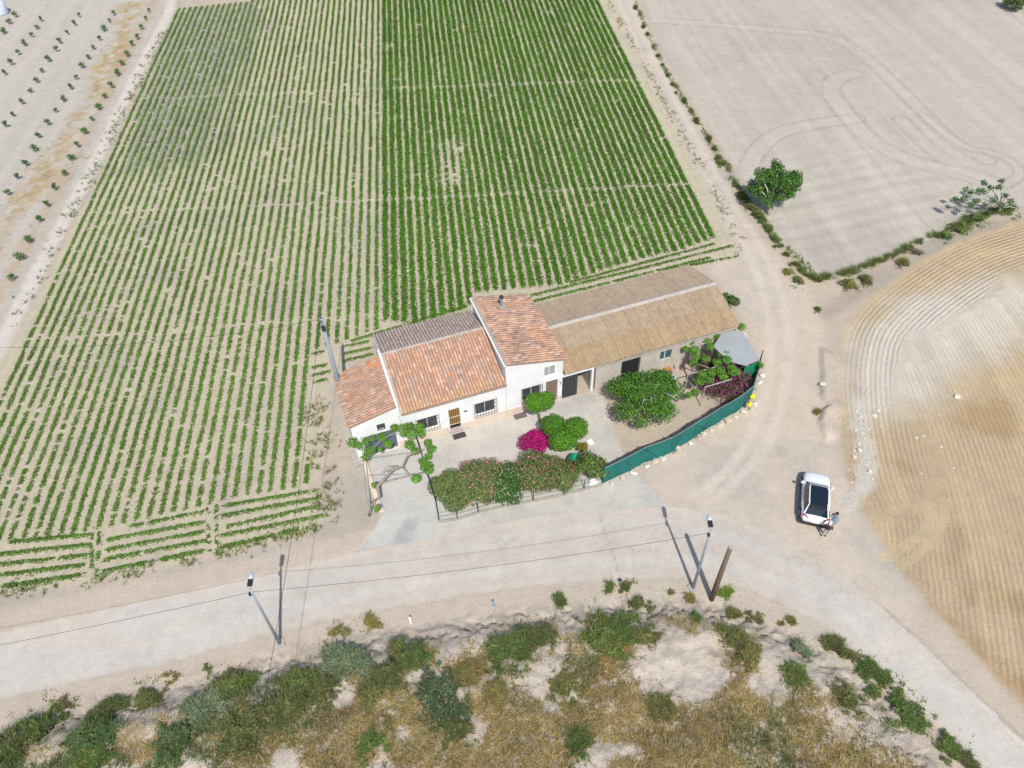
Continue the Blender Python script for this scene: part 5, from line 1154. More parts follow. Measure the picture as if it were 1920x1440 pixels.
# ------------------------------------------------------------------ people
def person(label, base, face_az, hgt, skin, hair, top, legs, shoes, hat=None, armpose=0.0, stride=0.12):
    """one continuous skinned body; clothes by zone of the one mesh"""
    x, y = base; z0 = gz1(x, y)
    k = hgt/1.75
    pts = {'pelvis': (0, 0, 0.95), 'waist': (0, 0, 1.10), 'chest': (0, 0.01, 1.32), 'neck': (0, 0.01, 1.48), 'head': (0, 0.03, 1.60), 'crown': (0, 0.03, 1.69)}
    rad = {'pelvis': (0.16, 0.115), 'waist': (0.145, 0.105), 'chest': (0.18, 0.12), 'neck': (0.055, 0.055), 'head': (0.082, 0.098), 'crown': (0.06, 0.07)}
    ed = [('pelvis', 'waist'), ('waist', 'chest'), ('chest', 'neck'), ('neck', 'head'), ('head', 'crown')]
    for s, sg in (('l', -1), ('r', 1)):
        st = stride*sg
        pts.update({s+'hip': (0.095*sg, 0, 0.88), s+'knee': (0.10*sg, st*0.6+0.03, 0.50), s+'ank': (0.10*sg, st, 0.09), s+'toe': (0.115*sg, st+0.17, 0.035),
                    s+'sh': (0.19*sg, 0, 1.42), s+'elb': (0.25*sg, -0.03-0.08*sg*armpose, 1.16), s+'wr': (0.24*sg, 0.10+0.10*armpose, 0.95), s+'hand': (0.235*sg, 0.14+0.12*armpose, 0.87), s+'fin': (0.225*sg, 0.16+0.13*armpose, 0.80), s+'thm': (0.20*sg, 0.19+0.12*armpose, 0.88)})
        rad.update({s+'hip': (0.095, 0.095), s+'knee': (0.06, 0.062), s+'ank': (0.045, 0.05), s+'toe': (0.042, 0.035), s+'sh': (0.065, 0.065), s+'elb': (0.045, 0.045), s+'wr': (0.03, 0.03), s+'hand': (0.04, 0.022), s+'fin': (0.028, 0.014), s+'thm': (0.012, 0.012)})
        ed += [('pelvis', s+'hip'), (s+'hip', s+'knee'), (s+'knee', s+'ank'), (s+'ank', s+'toe'), ('chest', s+'sh'), (s+'sh', s+'elb'), (s+'elb', s+'wr'), (s+'wr', s+'hand'), (s+'hand', s+'fin'), (s+'hand', s+'thm')]
    nm = list(pts); ix = {q: i for i, q in enumerate(nm)}
    me = bpy.data.meshes.new('skeleton'); me.from_pydata([tuple(k*c for c in pts[q]) for q in nm], [(ix[a], ix[b]) for a, b in ed], []); me.update()
    tmp = bpy.data.objects.new('skeleton_tmp', me); COL.objects.link(tmp)
    sk = tmp.modifiers.new('skin', 'SKIN'); sk.use_smooth_shade = True
    for q in nm:
        d = me.skin_vertices[0].data[ix[q]]; d.radius = (rad[q][0]*k, rad[q][1]*k); d.use_root = (q == 'pelvis')
    sb = tmp.modifiers.new('sub', 'SUBSURF'); sb.levels = 1; sb.render_levels = 1
    dg = bpy.context.evaluated_depsgraph_get(); ev = tmp.evaluated_get(dg); bm_ = bpy.data.meshes.new_from_object(ev)
    bpy.data.objects.remove(tmp)
    bm_.name = 'body'
    t = thing('person', label, 'person', (x, y, z0), 'two people standing behind the car'); t.rotation_euler = (0, 0, face_az-math.pi/2)
    b = bpy.data.objects.new('body', bm_); COL.objects.link(b); b.parent = t
    bm_.materials.clear()
    for nm_, cl_ in (('skin', skin), ('top', top), ('trousers', legs), ('shoes', shoes)): bm_.materials.append(plain(label[:9]+nm_, cl_, 0.8))
    for p in bm_.polygons:
        c = p.center/k
        if c.z < 0.085: i = 3
        elif c.z < 0.98 and abs(c.x) < 0.2: i = 2
        elif c.z > 1.46: i = 0
        elif abs(c.x) > 0.17 and c.z < 1.0: i = 0
        else: i = 1
        p.material_index = i
    # hair or cap, and a face
    V, F = [], []; n = 12
    prof = [(0.101, -0.02), (0.108, 0.03), (0.095, 0.08), (0.06, 0.115), (0.02, 0.128)]
    for r_, z_ in prof:
        for i in range(n): a = 2*math.pi*i/n; V.append((k*r_*0.9*math.cos(a), k*(0.015+r_*1.05*math.sin(a)), k*(1.625+z_+(0.035*math.sin(a) if z_ < 0.02 else 0))))
    F = [[j*n+i, j*n+(i+1) % n, (j+1)*n+(i+1) % n, (j+1)*n+i] for j in range(4) for i in range(n)]+[list(range(4*n, 5*n))]
    def part(nm_, V, F, mt):
        m_ = bpy.data.meshes.new(nm_); m_.from_pydata(V, [], F); m_.materials.append(mt); m_.update(); q = bpy.data.objects.new(nm_, m_); COL.objects.link(q); q.parent = t; return q
    part('cap' if hat else 'hair', V, F, plain(label[:8]+'hair', hat or hair, 0.8))
    if hat:
        V = [(k*0.10*x_, k*(0.10+0.11*y_), k*1.635) for x_, y_ in ((-0.9, 0), (-0.7, 0.8), (0, 1.05), (0.7, 0.8), (0.9, 0))]; V += [(a, b_, c_+0.012) for a, b_, c_ in V]
        part('cap_peak', V, [list(range(5)), list(range(5, 10))[::-1]]+[[i, i+1, i+6, i+5] for i in range(4)], plain(label[:7]+'peak', hat, 0.8))
    for sg in (-1, 1):
        part('ear', [(k*(0.083*sg+0.012*sg*a), k*(0.02+0.02*b_), k*(1.60+0.03*c_)) for a, b_, c_ in ((0, -1, 0), (1, -1, 0.3), (0, 1, 0), (0, 0, 1), (1, 0, 1), (0, 0, -1))], [[0, 1, 5], [0, 3, 1], [3, 4, 1], [1, 4, 2], [1, 2, 5]], bm_.materials[0])
    part('nose', [(0, k*0.155, k*1.59), (-0.016*k, k*0.118, k*1.58), (0.016*k, k*0.118, k*1.58), (0, k*0.118, k*1.63)], [[0, 1, 2], [0, 3, 1], [0, 2, 3]], bm_.materials[0])
    return t
person('person in a blue grey shirt and pale jeans behind the car', (20.7,27.18), R(215), 1.85, (0.42, 0.27, 0.2), (0.035, 0.02, 0.015), (0.27, 0.36, 0.47), (0.42, 0.48, 0.56), (0.3, 0.28, 0.26), None, 0.3, 0.05)
person('person in a dark top and white cap standing at the car corner', (20.08,26.51), R(60), 1.75, (0.45, 0.29, 0.22), (0.05, 0.03, 0.02), (0.035, 0.035, 0.055), (0.40, 0.38, 0.36), (0.8, 0.8, 0.8), (0.78, 0.78, 0.78), 0.5, 0.04)

# ------------------------------------------------------------------ young trees of the orchard
SAP = [[(-51.29,117.32),(-51.02,114.42),(-50.57,111.24),(-49.95,107.83),(-50.2,105.62),(-49.74,102.61),(-49.49,99.89),(-49.16,96.8),(-48.75,93.56),(-48.65,90.75),(-48.37,88.03),(-48.3,85.31),(-48.05,82.2),(-47.74,79.35),(-47.4,76.51),(-47.02,73.47),(-47,70.5),(-46.55,67.65),(-46.46,64.86),(-46.02,61.59),(-45.65,58.75),(-45.19,55.66)],
       [(-56.22,116.53),(-55.93,113.84),(-55.59,111.06),(-55.3,107.86),(-55.06,105.12),(-54.74,101.98),(-54.54,99.29),(-54.12,96.09),(-53.95,93.46),(-53.59,90.24),(-53.47,87.56),(-53.2,84.6),(-53.13,81.66),(-52.48,78.7),(-52.2,75.57),(-52.02,72.8),(-51.7,69.96)],
       [(-61.08,116.31),(-60.72,113.26),(-60.54,110.34),(-60.36,107.35),(-59.97,104.62),(-59.75,101.68),(-59.41,98.54),(-58.95,95.52),(-58.76,92.92),(-58.55,89.87),(-58.28,86.94),(-58.15,84.15)],
       [(-66.01,115.15),(-65.56,112.33),(-65.29,109.61),(-65.17,106.83),(-64.84,103.97),(-64.53,100.89),(-64.23,98.09)], [(-70.62,116.82),(-70.57,114.54),(-69.8,111)]]
protos = []
for v in range(5):
    rs = np.random.default_rng(400+v); r = 0.42+0.06*v % 0.2
    bl = [(rs.normal()*0.18, rs.normal()*0.18, 0.85+rs.normal()*0.14, r*0.75, r*0.75, r*0.62) for _ in range(4)]
    V, F, C = clumps(bl, 190, 0.20, G_FIG, rs, 0.3)
    o1 = obj('crown', V, F, M['leaf'], None, C); m = MB(); m.tube([(0, 0, -0.05), (0.02, 0.01, 0.4), (0, 0.02, 0.85)], [0.035, 0.03, 0.015], 6); o2 = m.build('trunk', M['bark'])
    protos.append((o1.data, o2.data)); bpy.data.objects.remove(o1); bpy.data.objects.remove(o2)
for ri, row in enumerate(SAP):
    for pi, p in enumerate(row):
        a = random.random()*6.28; sc = 0.5+0.32*random.random()
        t = thing('sapling', '%s young tree from the top in the %s orchard row from the crop field' % (ORD(pi+1), ORD(ri+1)), 'sapling', (p[0], p[1], 0), 'young orchard trees')
        t.rotation_euler = (0, 0, a); t.scale = (sc, sc, sc)
        for nm, me in zip(('crown', 'trunk'), random.choice(protos)):
            o = bpy.data.objects.new(nm, me); COL.objects.link(o); o.parent = t

def scrub(name, label, cat, c, r, h, n, size, pal, group, seed, stretch=None):
    """a low wild shrub with a ragged outline: leaves and upright shoots over a lumpy mound"""
    rs = np.random.default_rng(seed); z0 = gz1(c[0], c[1])
    t = thing(name, label, cat, (c[0], c[1], z0), group)
    sx, sy, sa = stretch or (1.0+0.2*rs.random(), 0.9+0.1*rs.random(), rs.random()*3.1)
    def pts(m):
        a = rs.random(m)*6.283; q = np.abs(rs.normal(size=m))*0.40+0.35*rs.random(m)
        lim = r*(0.30+1.25*fbm(np.cos(a)*1.6+seed*3.7, np.sin(a)*1.6, 1.7, 210))
        ux, uy = np.cos(a)*q*lim*sx, np.sin(a)*q*lim*sy
        x = c[0]+ux*math.cos(sa)-uy*math.sin(sa); y = c[1]+ux*math.sin(sa)+uy*math.cos(sa)
        lump = 0.20+1.6*fbm(x, y, 1.9, 211+seed % 5)**1.3
        ok = fbm(x, y, 2.4, 219) > 0.30+0.28*np.clip(q, 0, 1)          # ragged gaps towards the rim
        x, y, q, lump = x[ok], y[ok], q[ok], lump[ok]
        return x, y, gz(x, y), h*np.clip(1-q**1.6, 0, 1)*lump, q
    def tint(x, y): return (0.62+0.76*fbm(x, y, 1.5, 215+seed % 7))[:, None]*(1+np.array((0.5, 0.12, 0.25))*np.clip(fbm(x, y, 0.9, 230+seed % 9)-0.45, 0, 1)[:, None]*2.2)
    pal = list(pal)*3+[(0.30, 0.25, 0.12), (0.24, 0.22, 0.09)]
    x, y, g, dz, q = pts(int(n*1.5)); n = len(x)
    z = g+0.03+dz*(0.5+0.5*rs.random(n)**0.5)
    V, F = leaf_quads(np.stack([x, y, z], 1), size*(0.5+1.0*rs.random(n)), 1.3, rs, 0.5)
    obj('foliage', V, F, M['leaf'], t, np.clip(pick(pal, n, rs)*tint(x, y)*1.25, 0, 0.7))
    x, y, g, dz, q = pts(int(n*1.1))
    V, F, C = blades(np.stack([x, y, g+dz*0.6], 1), 0.14+0.22*h, 0.035, pal, rs, 0.8); obj('shoots', V, F, M['leaf'], t, np.clip(C*tint(x, y)*1.25, 0, 0.7))
    return t
# ------------------------------------------------------------------ trees and verge plants round the fallow field
c = np.array((25.72,63.71)); fb = (*(25.44,62.62), 0); rs = np.random.default_rng(71); bl = []
for i in range(52):
    d = rs.normal(size=3); d /= np.linalg.norm(d); q = rs.random()**0.45
    bl.append((c[0]+d[0]*q*2.35, c[1]+d[1]*q*2.1, 2.75+d[2]*q*1.75, 0.45+0.35*rs.random(), 0.45+0.35*rs.random(), 0.40+0.2*rs.random()))
plant('fig_tree', 'large round fig tree between the dirt track and the fallow field', 'tree', fb, bl, 9500, 0.21, G_FIG+G_BRIGHT[:1], None, limbs(fb, [(b[0], b[1], b[2]) for b in bl[::3]], 0.16, 1.0), 72, None, 0.25, 'pale_bark')
fb = (*(47.57,61.85), 0); bl = []; rs = np.random.default_rng(73)
tips = []
for p in [(45.92,63.45),(46.24,62.79),(44.11,60.83),(44.73,61.33),(43.45,61.4),(43.57,60.51),(46.61,62.13),(47.21,61.56),(42.39,60.31),(45.22,60.16),(46.19,60.11),(44.4,59.77),(42.15,60.94),(43.36,62.03),(44.3,62.43),(47.3,60.67),(47.29,63.19),(45.05,62.39)]:
    z = 1.9+rs.random()*0.9; bl.append((p[0], p[1], z, 0.34, 0.34, 0.26)); tips.append((p[0], p[1], z))
tips += [(fb[0]+1.9, fb[1]+0.3, 1.1), (fb[0]-0.6, fb[1]-1.0, 1.5), (fb[0]+1.2, fb[1]-0.6, 0.8)]
plant('fig_tree', 'sparse straggly fig tree with bare pale limbs at the fallow field corner', 'tree', fb, bl, 1300, 0.2, G_FIG+G_GREY, None, limbs(fb, tips, 0.11, 0.5), 74, None, 0.2, 'pale_bark')
bush('bush', 'dark bush by the pale path in the far top right corner', 'bush', (71.25,109.45), 1.5, 2.0, 1500, 0.26, G_SHRUB+G_GRASSY, None, 75)
VERGE = [(19.21,113.55,0.75),(19.34,110.53,0.55),(19.43,106.91,0.5),(19.6,104.47,0.35),(19.86,100.45,0.4),(20.03,97.9,0.35),(20.22,95.12,0.55),(20.4,92.45,0.6),(20.63,89.88,0.6),(20.65,87.68,0.5),(21.28,85.77,0.75),(21.65,83.3,0.75),(21.82,80.93,0.7),(22.13,78.75,0.7),(22.48,76.88,0.75),(22.61,74.62,0.7),(22.95,71.59,1.15),(22.78,72.66,0.6),(23.32,67.91,0.7),(23.58,65.68,0.9),(23.93,63.52,1),(24.39,61.97,1.1),(24.77,60.21,0.8),(24.95,58.51,0.6),(25.18,57.11,0.65),(25.4,56.06,0.45),(25.96,54.55,0.7),(26.29,53.69,0.65),(26.76,52.99,0.6),(27.26,52.45,0.5)]
for i, p in enumerate(VERGE):
    scrub('verge_shrub', '%s low green shrub from the top along the dirt track verge' % ORD(i+1), 'shrub', p, p[2]*(0.5 if i < 16 else 0.8), 0.30+0.25*p[2], int(900*p[2]+260), 0.14, G_GRASSY+G_SHRUB[:2], 'shrubs along the dirt track', 500+i, (1.5, 0.75, R(95) if i < 16 else R(110 if i < 24 else 150)))
EAST = [([(25.47,52.31,0.7)], G_GRASSY, 'flat green weed clump in the middle of the track fork'), ([(25.01,53.6,0.55)], G_OLIVE, 'dry rusty weed patch beside the track fork'),
        ([(29.67,51.46,0.95)], G_OLIVE, 'left olive yellow bush below the fallow field corner'), ([(31.39,52.11,0.8)], G_OLIVE+G_SHRUB, 'olive bush just right of the olive yellow bush'),
        ([(35.52,54.4,0.7)], G_SHRUB, 'small dark bush midway along the field bank'), ([(37.44,55.63,0.6)], [(0.28, 0.24, 0.2), (0.22, 0.18, 0.15)], 'grey dry thorn bush midway along the field bank'),
        ([(40.76,58.06,1)], G_GRASSY, 'left tall grass clump on the field bank'), ([(42.46,59.15,1.1)], G_GRASSY+G_OLIVE[:1], 'middle tall grass clump on the field bank'), ([(44.56,60.5,1.2)], G_GRASSY, 'right tall grass clump under the sparse fig'),
        ([(48.39,61.62,1.2)], G_GRASSY, 'green clump right of the sparse fig tree'), ([(26.04,48.46,0.28)], G_SHRUB, 'little weed at the upper end of the low bank'), ([(25.8,45.38,0.25)], G_OLIVE, 'little dry weed on the low bank'), ([(22.8,37.1,0.28)], G_OLIVE, 'tiny weed in the shade of the low bank')]
for i, (pp, pal, lab) in enumerate(EAST):
    p = pp[0]; scrub('bush', lab, 'bush', p, p[2], 0.30+0.35*p[2], int(1000*p[2]+200), 0.13, pal, 'plants on the field banks', 560+i)
# thin weeds along the fallow field's near edge and the crop field's margins
def weed_strip(name, label, line, width, n, pal, h, seed, w=0.06):
    rs = np.random.default_rng(seed); L = smooth_line(line, 6); seg = np.array(L); dl = np.linalg.norm(np.diff(seg, axis=0), axis=1); cu = np.concatenate([[0], np.cumsum(dl)])
    t = rs.random(n)*cu[-1]; x = np.interp(t, cu, seg[:, 0])+rs.normal(size=n)*width*0.4; y = np.interp(t, cu, seg[:, 1])+rs.normal(size=n)*width*0.4
    keep = fbm(x, y, 0.9, seed) > 0.42; x, y = x[keep], y[keep]
    k = 7; C = np.stack([x, y, gz(x, y)], 1); C = np.repeat(C, k, 0)+np.concatenate([rs.normal(size=(len(x)*k, 2))*0.06, np.zeros((len(x)*k, 1))], 1)
    V, F, Cc = blades(C, h, w*0.5, pal, rs, 0.8)
    o = obj(name, V, F, M['dry'], None, Cc); tag(o, label, 'weeds', None, 'stuff')
weed_strip('weeds', 'thin green weeds edging the fallow field along its near side', [(27.62,52.73),(30.84,53.62),(36.74,56.62),(40.47,58.57),(44.99,60.92),(49.39,62.65)], 0.5, 1600, G_GRASSY+G_OLIVE, 0.35, 81)
weed_strip('weeds', 'tufts of green grass filling the dirt track verge', [(19.52,115.68),(20.27,96.54),(21.81,82.61),(22.78,73.81),(23.95,65.17),(25.13,59.33),(27.52,52.88)], 0.45, 800, G_GRASSY+G_OLIVE[:1], 0.25, 86, 0.08)
weed_strip('weeds', 'sparse dry stubs between the crop field and the dirt track', [(15.65,116.97),(17.68,97.49),(20.05,76.18),(21.63,59.51),(21.16,56.26)], 0.8, 420, G_OLIVE+G_SHRUB, 0.2, 82, 0.08)
weed_strip('weeds', 'scattered small weeds on the bare strip beside the lean-to', [(-15.22,39.4),(-14.41,35.71),(-13.52,32.31),(-12.69,29.61)], 1.6, 420, G_SHRUB+G_OLIVE, 0.2, 83, 0.10)
weed_strip('weeds', 'dotted weeds along the pale path by the crop field', [(-47.37,110.29),(-45.96,92.76),(-44.56,75.4),(-43.47,61.87),(-42.31,50.33)], 1.0, 420, G_GREY+G_OLIVE, 0.28, 84, 0.11)
weed_strip('weeds', 'crop seedlings spilling over the lower edge of the field', [(-33.88,24.26),(-27.35,24.94),(-19.88,26.55),(-13.19,28.56),(-12.74,30.48)], 0.7, 420, G_CROP+G_OLIVE, 0.18, 85, 0.10)

# ------------------------------------------------------------------ hillside plants
HS = [
    ((-10.01,18.85), 1.35, 1.2, G_GREY, 'big round grey green bush nearest the road on the hillside'),
    ((-4.33,16.18), 1.45, 1.2, G_BLUE, 'dark blue green bush in the middle of the hillside'),
    ((-3.75,14.65), 0.9, 0.8, G_SHRUB, 'olive bush just below the dark blue green bush'),
    ((5.54,19.92), 1.5, 1.2, G_GRASSY, 'wide bright green bush below the road right of centre'),
    ((7.23,19.61), 0.8, 0.8, G_OLIVE+G_SHRUB, 'olive bush touching the wide bright green bush'),
    ((-0.77,19.14), 1.35, 1.1, G_GRASSY+G_SHRUB, 'tall green bush on the hillside between the two marker boxes'),
    ((1.13,19.86), 0.8, 0.8, G_SHRUB, 'narrow green bush beside the tall green hillside bush'),
    ((-2.78,17.94), 0.8, 0.8, G_OLIVE, 'dull olive bush left of the tall green hillside bush'),
    ((-7.2,19.73), 0.45, 0.7, G_SHRUB, 'small upright bush on the crest above the white patch'),
    ((-6.2,18.89), 0.95, 0.9, G_SHRUB+G_GRASSY, 'green bush right of the round grey green bush'),
    ((-7.34,17.68), 0.9, 0.8, G_SHRUB, 'dark bush below and right of the round grey green bush'),
    ((-5.1,18.45), 0.5, 0.5, G_GRASSY, 'small low green bush above the dark blue green bush'),
    ((-8.3,16.65), 0.9, 0.8, G_SHRUB+G_OLIVE, 'olive bush left of the dark blue green bush'),
    ((-12.51,17.68), 0.75, 0.8, G_GRASSY, 'bright bush under the overhead cable near the left lamp'),
    ((-11.05,17.03), 0.9, 0.8, G_SHRUB+G_OLIVE, 'brownish bush between the cable and the round grey bush'),
    ((-12.86,16.2), 1.2, 1.0, G_SHRUB, 'dark bush under the overhead cable'),
    ((-16.61,17.65), 0.95, 0.9, G_GRASSY, 'bright green bush at the crest below the left street lamp'),
    ((-15.63,18.02), 0.55, 0.5, G_GRASSY, 'low green bush right of the bright crest bush'),
    ((-17.35,16.33), 1.2, 1.0, G_GREY, 'grey green bush below the bright crest bush'),
    ((-18.32,14.38), 1.2, 1.0, G_BLUE+G_GRASSY, 'dark bluish bush right of the golden grass patch'),
    ((-15.07,14.7), 1.35, 1.0, G_SHRUB, 'deep green bush left of the cable at the bottom edge'),
    ((-21.34,17.18), 0.75, 0.7, G_SHRUB, 'green bush above the golden grass patch'),
    ((-23.37,16.5), 0.9, 0.8, G_SHRUB, 'bush just above left of the golden grass patch'),
    ((-23.42,14.94), 1.35, 1.1, G_BLUE+G_GRASSY, 'dark green bush between the two golden grass patches'),
    ((-22.74,13.82), 1.0, 0.9, G_GRASSY, 'green bush at the bottom below the dark green bush'),
    ((-26.95,15.74), 1.2, 1.0, G_SHRUB+G_GRASSY, 'bush left of the small golden grass patch'),
    ((-27.75,14.51), 1.4, 1.1, G_SHRUB, 'big bush in the bottom left corner'),
    ((-26.05,16.88), 0.5, 0.4, G_SHRUB, 'low weed clump at the crest near the left edge'),
    ((-20.41,18.38), 0.4, 0.4, G_OLIVE, 'small weed tuft on the bare verge left of the lamp'),
    ((-18.29,18.88), 0.28, 0.35, G_GRASSY, 'tiny green tuft on the bare verge, left one of a pair'),
    ((-17.04,18.68), 0.3, 0.35, G_SHRUB, 'tiny green tuft on the bare verge, right one of a pair'),
    ((7.26,22.22), 0.5, 0.45, G_SHRUB, 'left green tuft just below the road drain'),
    ((8.09,21.85), 0.5, 0.45, G_SHRUB, 'right green tuft just below the road drain'),
    ((5.75,23.35), 0.4, 0.2, G_GRASSY+G_OLIVE[2:], 'bright flat plant left of the road drain'),
    ((6.77,23.24), 0.42, 0.2, G_GRASSY+G_OLIVE[2:], 'bright flat plant right of the road drain'),
    ((9.56,22.72), 0.25, 0.2, G_GRASSY+G_OLIVE[2:], 'bright round plant left of the right street lamp'),
    ((12.81,22.72), 0.5, 0.25, G_BRIGHT+G_OLIVE, 'bright flat plant right of the wooden pole'),
    ((10.59,22.43), 0.35, 0.4, G_OLIVE, 'spiky tuft at the foot of the right street lamp'),
    ((2.56,22.55), 0.4, 0.4, G_GRASSY, 'spiky green tuft on the verge right of the blue marker'),
    ((-10.9,20.83), 0.6, 0.5, G_OLIVE, 'spiky yellow green tuft above the round grey bush'),
    ((-8.96,21.56), 0.5, 0.2, G_OLIVE, 'flat yellowish weed on the verge left of the white marker'),
    ((13.08,21.27), 0.6, 0.4, G_SHRUB, 'left green tuft below the wooden pole'),
    ((14.23,20.99), 0.6, 0.4, G_SHRUB, 'right green tuft below the wooden pole'),
    ((10.6,20.9), 0.45, 0.4, G_GRASSY, 'green tuft below the right street lamp'),
    ((12.59,19.77), 1.0, 0.7, G_SHRUB+G_OLIVE, 'long dark bush on the white slope below the wooden pole'),
    ((16.41,18.84), 0.7, 0.6, G_GREY, 'grey thorny bush on the bare slope beside the road bend'),
    ((15.5,17.21), 0.85, 0.6, G_GRASSY, 'bright green bush amid the dry grass right of centre'),
    ((18.51,19.1), 0.75, 0.55, G_SHRUB, 'dark bush at the road edge, first along the bend'),
    ((19.26,18.53), 0.45, 0.4, G_SHRUB, 'small bush at the road edge, second along the bend'),
    ((19.96,17.69), 0.75, 0.5, G_GRASSY, 'green bush at the road edge, third along the bend'),
    ((20.78,16.93), 0.75, 0.5, G_GRASSY, 'green bush at the road edge, fourth along the bend'),
    ((19.91,16.41), 0.55, 0.45, G_GRASSY, 'round green bush just inside the road edge bushes'),
    ((20.94,15.56), 1.1, 0.7, G_GRASSY, 'wide bright green bush at the lower road bend'),
    ((21.95,14.76), 0.9, 0.6, G_GRASSY, 'bright green bush right of the wide one at the lower bend'),
    ((22.77,13.22), 0.9, 0.6, G_GRASSY, 'green bush by the road near the bottom edge'),
    ((23.47,12.54), 0.7, 0.5, G_SHRUB, 'last dark bush by the road at the bottom edge'),
    ((13.21,18.4), 0.9, 0.7, G_OLIVE+G_SHRUB, 'olive bush where the white slope meets dry grass'),
    ((18.1,15.88), 1.0, 0.7, G_OLIVE+G_SHRUB, 'olive bush among the dry grass near the road bend'),
    ((15.81,20.67), 0.28, 0.2, G_OLIVE, 'brown green cushion plant on the verge, first of a pair'),
    ((16.39,20.82), 0.32, 0.2, G_OLIVE, 'brown green cushion plant on the verge, second of a pair'),
    ((-1.57,16.46), 0.8, 0.7, G_OLIVE, 'olive clump beside the pale gully'),
    ((2.5,16.93), 1.0, 0.7, G_SHRUB+G_OLIVE, 'dark clump above the middle dry grass'),
    ((5.03,18.08), 0.6, 0.5, G_OLIVE+G_DRY, 'brownish clump beneath the wide bright bush'),
    ((7.7,15.6), 0.8, 0.6, G_SHRUB, 'dark clump in the dry grass right of centre'),
    ((2.85,13.78), 0.8, 0.6, G_SHRUB+G_GRASSY, 'green clump at the bottom edge right of centre'),
    ((-8,13.68), 0.9, 0.7, G_GRASSY, 'green clump at the bottom edge left of centre'),
    ]
for i, (p, r, h, pal, lab) in enumerate(HS):
    scrub('bush', lab, 'bush', p, r*(1.12 if p[0] > 12 else 1.38), h*0.6, int((2200 if p[0] > 12 else 3200)*r*r+300), 0.085+0.02*r, pal, 'wild bushes of the hillside and verge', 600+i)

# wild grass: too many blades to count, one mass for each kind
def wild_grass():
    rs = np.random.default_rng(91); n = 110000
    y = 8+rs.random(n)**0.9*24; x = (rs.random(n)*2-1)*(24+0.55*y)
    d = sdist(x, y, HILL); k = (d > 1.0); x, y, d = x[k], y[k], d[k]
    bare = fbm(x, y, 0.28, 92); fine = fbm(x, y, 1.1, 93)
    for bp, br in BARE: bare = bare+0.5*sstep(br*1.1, br*0.3, np.hypot(x-bp[0], y-bp[1])+0.9*(fine-0.5))
    for gp, gr in THICK: bare = bare-0.35*sstep(gr*1.2, gr*0.4, np.hypot(x-gp[0], y-gp[1]))
    dens = sstep(0.59, 0.45, bare+0.5*(fine-0.5))*sstep(2.0, 5.0, d+2.2*(bare-0.5))
    k = rs.random(len(x)) < dens; x, y, fine, bare = x[k], y[k], fine[k], bare[k]
    z = gz(x, y)
    tone = fbm(x, y, 0.22, 94)+0.25*(rs.random(len(x))-0.5)+0.011*np.clip(x+7, -14, 14)-0.012*(y-16)
    gold = np.zeros(len(x), bool)
    for gp, gr in GOLD: gold |= np.hypot(x-gp[0], (y-gp[1])*1.3) < gr*(0.8+0.6*fine)
    kinds = [('dry_grass', 'tall straw coloured dry grass spread over the hillside', G_DRY+G_OLIVE[:1], (tone > 0.53) & ~gold, 0.22, 10),
             ('olive_grass', 'dull olive wild grass covering the hillside', G_OLIVE+[(0.30, 0.26, 0.10), (0.19, 0.20, 0.07)], (tone <= 0.53) & (tone > 0.42) & ~gold, 0.21, 10),
             ('green_grass', 'dark green wild grass between the hillside bushes', G_SHRUB+G_GRASSY+G_OLIVE[2:], (tone <= 0.42) & ~gold, 0.20, 10),
             ('golden_grass', 'patches of flattened golden grass at the lower left hillside', [(0.52, 0.39, 0.17), (0.46, 0.33, 0.13), (0.58, 0.45, 0.22)], gold, 0.16, 9)]
    for nm, lab, pal, mk, h, per in kinds:
        q = np.stack([x[mk], y[mk], z[mk]], 1)
        if not len(q): continue
        C = np.repeat(q, per, 0); C[:, :2] += rs.normal(size=(len(C), 2))*0.09; C[:, 2] -= 0.02
        tn = 0.55+0.9*fbm(C[:, 0], C[:, 1], 0.8, 96)
        V, F, Cc = blades(C, h, 0.036, pal, rs, 0.9)
        tag(obj(nm, V, F, M['dry'], None, Cc*tn[:, None]), lab, 'grass', None, 'stuff')
BARE = [((-2.18,20.39), 1.0), ((3.24,20.73), 1.0), ((-3.89,19.58), 0.9), ((11,18.96), 1.2), ((13.19,16.54), 0.7), ((1.52,15.71), 0.6), ((-6.33,14.52), 0.7), ((16.77,16.47), 1.0), ((8.39,18.2), 2.6), ((9.93,16.63), 2.0), ((0.7,17.21), 1.1), ((-5.61,17.09), 1.1), ((-2.58,14.55), 0.9), ((-10.06,16.63), 1.1), ((15.69,19.14), 2.2), ((17.73,17.65), 1.6), ((19.22,14.94), 1.2), ((-8.08,19.22), 0.8), ((-12.46,13.34), 0.9), ((-19.05,17.23), 0.9), ((6.67,21.35), 1.6), ((-11.21,20.22), 1.4)]
THICK = [((0.59,14.33), 3.0), ((10.64,14.32), 3.0), ((15.33,13.64), 2.5), ((-9.47,14.34), 2.0), ((5.01,15.32), 2.0), ((-14.68,15.89), 2.5), ((-22.72,15.27), 3.0), ((-26.74,15.1), 3.0), ((-18.68,15.43), 2.5), ((-12.26,15.53), 2.0), ((-6.68,15.37), 1.6), ((-2.93,18.55), 1.5), ((20.89,14.65), 2.0), ((3.84,18.66), 1.5), ((16.96,15.26), 2.0)]
GOLD = [((-20.54,15.05), 2.0), ((-25.67,14.72), 1.25), ((-15.36,16.33), 0.5)]
wild_grass()

